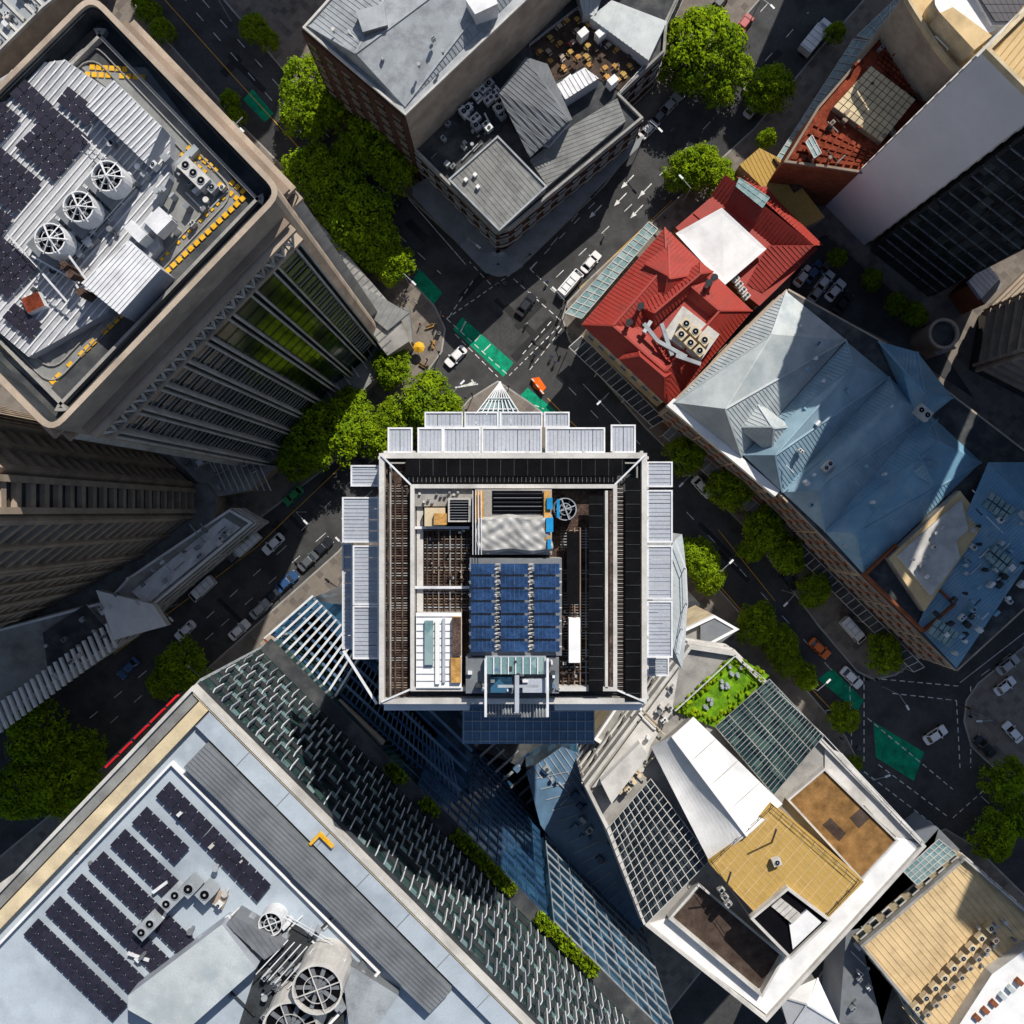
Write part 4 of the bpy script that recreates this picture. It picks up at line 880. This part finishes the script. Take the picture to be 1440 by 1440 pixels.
for i in range(9): M['maintenance_unit'].beam(P(684+i*10.3,924,z+3.3),P(684+i*10.3,948,z+3.3),.09,'white_metal')
R_('maintenance_unit',690,952,720,974,2.2,2.9,'glass_blue'); R_('maintenance_unit',735,955,768,974,2.2,2.91,'white_metal','shade_metal')
M['maintenance_unit'].beam(P(727,950,z+4.2),P(727,1002,z+4.2),.35,'shade_metal'); M['maintenance_unit'].beam(P(700,965,z+4),P(757,965,z+4),.2,'grey_metal')
for u in(683,770): M['maintenance_unit'].beam(P(u,926,z+3.6),P(u,1008,z+3.6),.2,'white_metal')
M['maintenance_unit'].rect(682,976,770,1009,z-1.5,z+.6,'shade_metal','mid_metal')
for i in range(20): M['maintenance_unit'].beam(P(684+i*4.4,986,z+.7),P(684+i*4.4,1008,z+.7),.08,'grey_metal')
for k in range(44): M['maintenance_unit'].bpx(random.uniform(658,785),random.uniform(926,972),z+2.2,random.uniform(2,9),random.uniform(2,6),random.uniform(.2,1.2),0,random.choice(('mid_metal','slate_blue','white_metal','dark_metal')))
M['bay'].rect(650,990,836,1046,z-16,z-7,'glass_blue','slate_blue')
for i in range(16): M['bay'].beam(P(652+i*12.2,995,z-6.9),P(652+i*12.2,1046,z-6.9),.08,'grey_metal')
for i in range(4): M['bay'].beam(P(651,1000+i*14,z-6.85),P(835,1000+i*14,z-6.85),.08,'grey_metal')
M['bay'].rect(780,976,903,999,z-2,z-.6,'concrete_light','membrane'); M['bay'].rect(540,978,660,999,z-2,z-.6,'concrete_light','membrane')
def shade(u0,v0,u1,v1,n,vert,dz=-2.2):
    m=M['sunshade_panels']; zz=z+dz
    for i in range(n):
        if vert: a,b_=u0,u1; c_,e_=v0+(v1-v0)*i/n+.5,v0+(v1-v0)*(i+1)/n-.5
        else: c_,e_=v0,v1; a,b_=u0+(u1-u0)*i/n+.5,u0+(u1-u0)*(i+1)/n-.5
        m.rect(a,c_,b_,e_,zz-.12,zz,'shade_metal','shade_metal')
        L=3
        for q in range(1,L):
            if vert: m.beam(P(a,c_+(e_-c_)*q/L,zz+.02),P(b_,c_+(e_-c_)*q/L,zz+.02),.04,'grey_metal')
            else: m.beam(P(a+(b_-a)*q/L,c_,zz+.02),P(a+(b_-a)*q/L,e_,zz+.02),.04,'grey_metal')
    rr=wr(u0-1,v0-1,u1+1,v1+1,zz+.12); m.ring(rr,.14,zz-.2,zz+.12,'white_metal')
    for i in range(int((v1-v0 if vert else u1-u0)/22)+1):
        k=i*22+6
        if vert: M['sunshade_brackets'].beam(P(u0,min(v0+k,v1),zz-.3),P(540 if u0<600 else 905,min(v0+k,v1),zz-.3),.15,'white_metal')
        else: M['sunshade_brackets'].beam(P(min(u0+k,u1),v0,zz-.3),P(min(u0+k,u1),640,zz-.3),.15,'white_metal')
for u0,u1,n in((546,579,2),(588,622,2),(624,675,3),(678,761,5),(768,850,5),(860,893,2)): shade(u0,602 if u0<850 else 598,u1,636,n,False)
shade(598,580,650,600,3,False,-4); shade(654,580,700,600,3,False,-4); shade(704,580,762,600,4,False,-4); shade(766,580,800,600,2,False,-4)
for v0,v1,n in((655,683,2),(700,762,4),(768,850,5),(853,926,4)):
    shade(494 if v0<690 else (482 if v0<765 else 497),v0,532,v1,n,True)
for v0,v1,n in((650,684,2),(690,762,4),(768,842,4),(846,924,5)): shade(911,v0,945,v1,n,True)
shade(482,765,495,912,8,True,-5); shade(911,925,940,950,2,True,-5)
M['sunshade_brackets'].beam(P(530,990,z-1),P(483,915,z-1.5),.2,'white_metal')
nb=M['entry_canopy']; ap=P(703,538,22)
for i in range(9):
    u=655+i*11; nb.beam(ap,P(u,600,24),.16,'white_metal')
for k in(.35,.6,.85): nb.beam(P(703-48*k,538+62*k,23),P(703+42*k,538+62*k,23),.16,'white_metal')
nb.face([ap-Vector((0,0,.3)),P(655,602,23.5),P(745,602,23.5)],'glass_canopy'); nb.beam(Vector((ap.x,ap.y,.1)),ap,.4,'white_metal')
for k in range(14):
    a=-.9+k*.13; M['curved_wing'].ppx([(900,800),(948+18*math.cos(a),845+150*math.sin(a*.75)),(948+18*math.cos(a+.13),845+150*math.sin((a+.13)*.75))],60,78-.01*k,'white_metal','pale_roof')
rail(M['curved_wing'],[(950,760),(965,800),(967,850),(955,920)],78,1.2)
M.done()
# ---------------------------------------------------------------- trees
def treemesh(name,seed,dense):
    rd=random.Random(seed); t=MB(name)
    R=5.0
    def limb(a,b,r0,r1,n=7):
        a=Vector(a);b=Vector(b);d=(b-a).normalized(); up=Vector((1,0,0)) if abs(d.z)>.8 else Vector((0,0,1)); x=d.cross(up).normalized(); y=d.cross(x)
        t.hexa([a+(x*math.cos(6.283*i/n)+y*math.sin(6.283*i/n))*r0 for i in range(n)],[b+(x*math.cos(6.283*i/n)+y*math.sin(6.283*i/n))*r1 for i in range(n)],'bark')
    limb((0,0,0),(.1,.1,3.5),.38,.26)
    for i in range(8):
        a=i*.785+rd.uniform(-.3,.3); m=(math.cos(a)*1.6,math.sin(a)*1.6,5+rd.uniform(-.5,.8)); limb((.1,.1,3.3),m,.2,.13)
        for k in(-1,1): limb(m,(math.cos(a+k*.35)*3.3,math.sin(a+k*.35)*3.3,6.6+rd.uniform(-.8,1)),.12,.05,5)
    irr=[rd.uniform(.74,1.14) for _ in range(9)]
    for i in range(dense):
        a=rd.uniform(0,6.283); q=rd.random()**.5; k=a/6.283*9; i0=int(k)%9; rr=(irr[i0]*(1-(k%1))+irr[(i0+1)%9]*(k%1))*R*.86
        x=math.cos(a)*q*rr; y=math.sin(a)*q*rr
        zt=4.2+(1-q*q)**.5*4.6*rd.uniform(.5,1.08)
        cr=rd.uniform(.5,1.1); shade=rd.random()
        for j in range(int(36*cr*cr)+10):
            v=Vector((rd.gauss(0,1),rd.gauss(0,1),rd.gauss(0.25,1))).normalized()
            p=Vector((x,y,zt))+Vector((v.x*cr,v.y*cr,v.z*cr*.75))*rd.uniform(.7,1.1)
            s_=rd.uniform(.12,.24); nn=(v+Vector((rd.uniform(-.6,.6),rd.uniform(-.4,.8),rd.uniform(.2,1.1)))).normalized()
            ax=nn.cross(Vector((rd.random()-.5,rd.random()-.5,rd.random()-.5))).normalized(); ay=nn.cross(ax)
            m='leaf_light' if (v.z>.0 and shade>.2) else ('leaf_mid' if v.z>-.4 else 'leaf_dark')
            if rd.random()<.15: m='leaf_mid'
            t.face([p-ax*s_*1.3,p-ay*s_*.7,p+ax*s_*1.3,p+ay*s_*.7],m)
    o=t.mk(); me=o.data; bpy.data.objects.remove(o); return me
tms=[treemesh('tree_mesh',i,165) for i in range(5)]
def tree(u,v,r,name='street_tree'):
    rm=r*sc(9); k=rm/4.55; zs=max(.75,min(1.5,k*random.uniform(.95,1.15)))
    x,y=P2(u,v,7.5*zs); o=bpy.data.objects.new(name,random.choice(tms)); scene.collection.objects.link(o)
    o.location=(x,y,.12); o.scale=(k,k,zs); o.rotation_euler=(0,0,random.uniform(0,6.28))
for a in [(990,58,60),(958,85,34),(1035,95,28),(1010,120,26),(1088,118,34),(1075,135,22),(985,228,36),(1010,245,28),(960,240,28),(435,112,42),(425,150,38),(465,150,32),(530,190,46),(555,230,36),(495,210,32),
 (430,235,42),(470,262,44),(500,300,50),(520,335,40),(470,310,36),(552,368,31),(548,515,31),(600,568,44),(560,590,36),(530,612,34),(625,590,30),(455,610,50),(420,640,34),(490,580,34),
 (985,790,32),(1000,812,24),(972,775,20),(1070,880,33),(1100,905,27),(1108,930,24),(1135,953,21),(1190,1010,23),(1203,1075,13),(1248,920,30),(965,640,30),(1030,688,32),(1080,745,34),(1110,780,30),(1150,830,26),(1060,770,22),
 (322,138,16),(330,160,14),(355,35,22),(375,50,16),(205,12,18),(225,38,18),(195,-5,16),(80,1110,50),(45,1040,46),(20,1120,46),(110,1060,34),(250,938,38),(225,960,26),(1420,1100,34),(1405,1180,36),(1440,1150,30),
 (1290,440,20),(1265,425,16),(1080,192,16),(1178,42,15),(28,885,28),(1230,390,16),(1180,360,14),(1350,600,18),(335,750,14)]: tree(*a)
# ---------------------------------------------------------------- vehicles
def vehicle(kind,col):
    m=MB(kind+'_mesh')
    def outline(L,W,r,n=4):
        return rc([(-L/2,-W/2),(L/2,-W/2),(L/2,W/2),(-L/2,W/2)],r,n)
    def loft(o1,z1,o2,z2,mt,top=None): m.hexa([(x,y,z1) for x,y in o1],[(x,y,z2) for x,y in o2],mt,top)
    def sh(o,dx,kx=1,ky=1): return [(x*kx+dx,y*ky) for x,y in o]
    if kind in('car','parked_car'):
        o=outline(4.5,1.82,.45); loft(sh(o,0,.97,.95),.28,o,.62,col); loft(o,.62,sh(o,-.02,.97,.93),.86,col)
        cb=outline(2.75,1.62,.3); ct=outline(1.65,1.32,.22)
        loft(sh(cb,-.25),.86,sh(ct,-.3),1.36,'car_glass',col); loft(sh(ct,-.3,.98,.98),1.36,sh(ct,-.3,.85,.86),1.43,col)
        for s_ in(-1,1):
            m.beam((1.08,s_*.78,.88),(.5,s_*.64,1.37),.09,col); m.beam((-1.58,s_*.78,.88),(-1.1,s_*.64,1.37),.12,col); m.beam((-.35,s_*.81,.88),(-.3,s_*.66,1.38),.08,col)
            m.box(.72,s_*.98,.88,.2,.22,.14,0,col); m.box(2.1,s_*.62,.6,.2,.36,.14,0,'lamp_clear'); m.box(-2.14,s_*.62,.66,.14,.36,.14,0,'lamp_red')
        m.box(2.18,0,.36,.12,.9,.16,0,'rubber')
        wx=1.36
    elif kind=='delivery_van':
        o=outline(5.4,2.0,.3); loft(sh(o,0,.98,.97),.35,o,1.0,col); cb=outline(5.1,1.94,.25); loft(sh(cb,-.1),1.0,sh(cb,-.45,.86,.9),2.15,col)
        m.hexa([(2.5,-.8,1.06),(2.5,.8,1.06),(1.78,.72,2.0),(1.78,-.72,2.0)],[(2.56,-.8,1.1),(2.56,.8,1.1),(1.86,.72,2.05),(1.86,-.72,2.05)],'car_glass')
        for s_ in(-1,1): m.box(1.4,s_*.95,1.2,.9,.06,.55,0,'car_glass'); m.box(2.0,s_*1.1,1.2,.15,.2,.3,0,'rubber'); m.box(2.6,s_*.7,.7,.15,.35,.2,0,'lamp_clear'); m.beam((-2.2,s_*.6,2.2),(.9,s_*.6,2.2),.07,'grey_metal')
        for x in(-1.8,-.6,.6): m.beam((x,-.7,2.24),(x,.7,2.24),.07,'grey_metal')
        wx=1.7
    else:
        m.box(2.6,0,.5,1.9,2.2,1.0,0,col); cb=outline(1.8,2.1,.2); loft(sh(cb,2.6),1.5,sh(cb,2.5,.8,.9),2.5,'car_glass',col)
        m.box(-1.0,0,.95,5.0,2.4,2.1,0,'membrane'); m.box(-.9,0,.6,5.4,1.0,.3,0,'rubber')
        for x in(-3.2,-2.1,-1,.1,1.2): m.box(x,0,3.05,.08,2.42,.05,0,'grey_metal')
        m.box(1.7,0,2.6,.4,1.6,.6,0,'grey_metal')
        for s_ in(-1,1): m.box(3.3,s_*1.25,1.5,.12,.25,.4,0,'rubber')
        wx=2.5
    for x in(-wx,wx):
        for s_ in(-1,1):
            y=s_*.8; n=14; rr=.34 if kind!='truck' else .45
            a=[(x+rr*math.cos(6.283*i/n),y-.11,rr+rr*math.sin(6.283*i/n)) for i in range(n)]; b=[(p[0],y+.13,p[2]) for p in a]; m.hexa(a,b,'rubber')
    o=m.mk(); me=o.data; bpy.data.objects.remove(o); return me
vc={}
def veh(kind,col,u,v,ang,name=None):
    k=(kind,col)
    if k not in vc: vc[k]=vehicle(kind,col)
    o=bpy.data.objects.new(name or kind,vc[k]); scene.collection.objects.link(o); x,y=P2(u,v,1); o.location=(x,y,.02); o.rotation_euler=(0,0,math.radians(ang+random.uniform(-1.5,1.5)))
    s_=random.uniform(1.0,1.08) if 'car' in kind else 1.05; o.scale=(s_,s_,s_)
V=[('car','car_black',740,428,52),('car','car_white',641,501,226),('delivery_van','car_white',802,398,50),('car','car_white',831,368,50),('car','car_black',836,262,228),('car','car_green',877,216,228),
('parked_car','car_silver',943,146,48),('parked_car','car_grey',929,162,48),('parked_car','car_white',913,180,48),('truck','car_white',1145,55,50),('car','car_white',1060,150,50),('car','car_red',1045,35,230),('car','car_black',1010,5,230),
('car','car_white',384,765,224),('truck','car_grey',343,768,222),('delivery_van','car_white',285,828,224),('car','car_white',260,887,224),('car','car_white',336,886,44),
('parked_car','car_black',453,770,44),('parked_car','car_grey',434,788,44),('parked_car','car_blue',403,818,42),('parked_car','car_black',385,836,42),('parked_car','car_silver',366,856,42),('car','car_green',412,697,224),
('parked_car','car_white',988,685,-46),('parked_car','car_silver',1072,758,-46),('parked_car','car_black',1110,815,-48),('delivery_van','car_white',1199,886,-48),('car','car_orange',1153,912,-42),('car','car_white',1198,953,-45),
('car','car_white',1316,1034,34),('car','car_white',1414,965,38),('car','car_silver',1418,935,38),('car','car_black',1386,1050,135),('parked_car','car_white',1130,388,50),('parked_car','car_blue',1145,382,50),('parked_car','car_white',1160,395,50),('parked_car','car_silver',1150,410,50),('parked_car','car_white',1175,408,50),('parked_car','car_black',1186,425,50),('parked_car','car_grey',1165,370,50),
('car','car_white',1425,1030,130),('car','car_silver',1060,115,50),('car','car_blue',180,940,224)]
for v in V: veh(*v)
# ---------------------------------------------------------------- people
def person(col):
    me=bpy.data.meshes.new('p')
    vs=[(0,0,.95),(0,0,1.2),(0,0,1.42),(0,0,1.52),(0,0.02,1.65),(0,.0,1.74),(-.1,.0,.9),(-.12,.12,.5),(-.12,.05,.08),(-.12,.2,.04),(.1,0,.9),(.12,-.05,.5),(.12,-.2,.08),(.12,-.07,.04),(-.2,0,1.4),(-.27,-.05,1.12),(-.25,.08,.88),(.2,0,1.4),(.27,.08,1.12),(.25,.2,.9)]
    ed=[(0,1),(1,2),(2,3),(3,4),(4,5),(0,6),(6,7),(7,8),(8,9),(0,10),(10,11),(11,12),(12,13),(2,14),(14,15),(15,16),(2,17),(17,18),(18,19)]
    rd=[.15,.15,.15,.06,.11,.07,.1,.07,.05,.05,.1,.07,.05,.05,.07,.05,.04,.07,.05,.04]
    me.from_pydata(vs,ed,[]); o=bpy.data.objects.new('p',me); scene.collection.objects.link(o)
    md=o.modifiers.new('s','SKIN')
    for i,r in enumerate(rd): me.skin_vertices[0].data[i].radius=(r,r); me.skin_vertices[0].data[i].use_root=(i==0)
    o.modifiers.new('u','SUBSURF').levels=1
    dg=bpy.context.evaluated_depsgraph_get(); nm=bpy.data.meshes.new_from_object(o.evaluated_get(dg)); bpy.data.objects.remove(o)
    for c in(col,'cloth_dark','skin','hair'): nm.materials.append(MATS[c])
    for p in nm.polygons: z=p.center.z; p.material_index=1 if z<.95 else (0 if z<1.5 else (3 if (z>1.66 or p.center.y<-.03) else 2)); p.use_smooth=True
    return nm
pms=[person(c) for c in('cloth_dark','cloth_red','cloth_white','cloth_blue')]
for u,v,zz in [(749,505,0),(752,498,0),(781,508,.13),(776,500,.13),(600,505,.13),(606,480,.13),(590,455,.13),(612,455,.13),(598,540,.13),(740,455,0),(787,470,.13),(770,395,0),(690,392,.13),(700,400,.13),(735,395,.13),(850,330,0),(820,425,.13),(1185,1040,.13),(1270,945,.13),(1240,950,.13),(585,425,.13),(570,420,.13),(470,370,.13),(800,60,15.15),(835,80,15.15),(870,90,15.15),(790,85,15.15),(845,62,15.15)]:
    o=bpy.data.objects.new('pedestrian',random.choice(pms)); scene.collection.objects.link(o); x,y=P2(u,v,zz+1.5); o.location=(x,y,zz); o.rotation_euler=(0,0,random.uniform(0,6.28))
# ---------------------------------------------------------------- street furniture
def lamp(u,v,ang):
    m=MB('street_lamp'); m.cyl(0,0,0,.6,.16,'grey_metal',8,.12); m.cyl(0,0,.6,8,.09,'grey_metal',8,.06); a=math.radians(ang); dx,dy=math.cos(a),math.sin(a)
    m.beam((0,0,8),(dx*2.2,dy*2.2,8.5),.09,'grey_metal'); m.box(dx*2.6,dy*2.6,8.45,1.0,.34,.14,ang,'white_metal'); m.box(dx*2.6,dy*2.6,8.41,.7,.24,.05,ang,'lamp_clear')
    o=m.mk(); x,y=P2(u,v,0); o.location=(x,y,.13)
for a in((325,30,0),(660,352,-40),(790,435,135),(905,195,-45),(960,285,135),(575,400,-45),(470,320,-45),(345,195,-45),(430,720,-45),(250,850,-45),(500,770,135),(300,940,135),(850,560,225),(960,670,225),(1100,830,225),(1000,800,45),(1130,960,45),(1240,965,-60),(1205,1080,20),(1365,1000,180),(1300,1190,90),(1055,30,-45),(640,560,45)): lamp(*a)
def signal(u,v,ang):
    m=MB('traffic_signal'); m.cyl(0,0,0,4,.08,'dark_metal',8); a=math.radians(ang); m.box(math.cos(a)*.2,math.sin(a)*.2,2.8,.25,.32,1.0,ang,'rubber')
    for k,c in enumerate(('leaf_light','yellow_paint','lamp_red')): m.cyl(math.cos(a)*.36,math.sin(a)*.36,2.86+k*.31,3.05+k*.31,.09,c,8)
    m.beam((0,0,4),(math.cos(a+1.57)*1.5,math.sin(a+1.57)*1.5,4.1),.08,'dark_metal'); m.box(math.cos(a+1.57)*1.5,math.sin(a+1.57)*1.5,3.5,.25,.32,1,ang,'rubber')
    o=m.mk(); o.location=(*P2(u,v,0),.13)
for a in((622,450,0),(690,380,-90),(735,372,-60),(795,430,180),(795,465,200),(715,548,90),(665,558,120),(618,500,30),(1210,950,-90),(1350,990,180),(1200,1085,90),(1300,1178,100)): signal(*a)
m=MB('yellow_parasol'); x,y=P2(589,488,2.5); m.cyl(x,y,.13,2.3,.05,'grey_metal',8); m.hexa([(x+1.1*math.cos(i*.785),y+1.1*math.sin(i*.785),2.2) for i in range(8)],[(x+.1*math.cos(i*.785),y+.1*math.sin(i*.785),2.8) for i in range(8)],'yellow_paint'); m.mk()
m=MB('roadwork_barrier')
for i in range(5): x,y=P2(750+i*3,535+i*4,1); m.box(x,y,0,1.0,.5,.25+i*.01,-50,'orange_plastic'); m.box(x,y,.3,.95,.2,.7+i*.01,-50,'orange_plastic' if i%2 else 'white_paint')
m.ppx([(748,532),(758,530),(768,545),(762,552),(750,545)],.02,.2,'orange_plastic'); m.mk()
def bench(u,v,ang):
    m=MB('park_bench')
    for k in range(3): m.box(0,-.15+k*.15,.43,1.6,.12,.05,0,'wood')
    for k in(-.6,.6): m.box(k,0,0,.08,.45,.43,0,'dark_metal')
    m.box(0,.28,.6,1.6,.05,.3,0,'wood'); o=m.mk(); o.location=(*P2(u,v,0),.13); o.rotation_euler=(0,0,math.radians(ang))
for a in((605,460,20),(595,515,-30),(610,485,80),(575,450,45)): bench(*a)
def bin_(u,v):
    m=MB('litter_bin'); m.cyl(0,0,0,.95,.26,'dark_metal',10,.3); m.ring([(.3*math.cos(i*.628),.3*math.sin(i*.628)) for i in range(10)],.06,.95,1.02,'grey_metal'); o=m.mk(); o.location=(*P2(u,v,0),.13)
for a in((618,470),(812,425),(935,305),(455,315),(880,600),(1060,775),(1205,1050),(710,400)): bin_(*a)
# ---------------------------------------------------------------- light / camera
sx,sy=.40,.917
az=math.atan2(sx,sy); el=math.radians(44)
w=bpy.data.worlds.new('World'); scene.world=w; w.use_nodes=True; nt=w.node_tree
sk=nt.nodes.new('ShaderNodeTexSky'); sk.sky_type='NISHITA'; sk.sun_disc=False; sk.sun_elevation=el; sk.sun_rotation=az
nt.links.new(sk.outputs[0],nt.nodes['Background'].inputs[0]); nt.nodes['Background'].inputs[1].default_value=.095
sd=bpy.data.lights.new('sun','SUN'); sd.energy=5.0; sd.angle=math.radians(.5); sd.color=(1,.94,.85)
so=bpy.data.objects.new('sun',sd); scene.collection.objects.link(so); so.location=(40,100,150)
dr=Vector((-sx*math.cos(el),-sy*math.cos(el),-math.sin(el))); so.rotation_euler=dr.to_track_quat('-Z','Y').to_euler()
cd=bpy.data.cameras.new('camera'); co=bpy.data.objects.new('camera',cd); scene.collection.objects.link(co); co.location=(0,0,H); co.rotation_euler=(0,0,0)
cd.sensor_width=36; cd.lens=36*H/(1440*S); cd.clip_end=6000; cd.clip_start=.5; scene.camera=co
scene.view_settings.view_transform='Standard'; scene.view_settings.look='None'; scene.view_settings.exposure=0
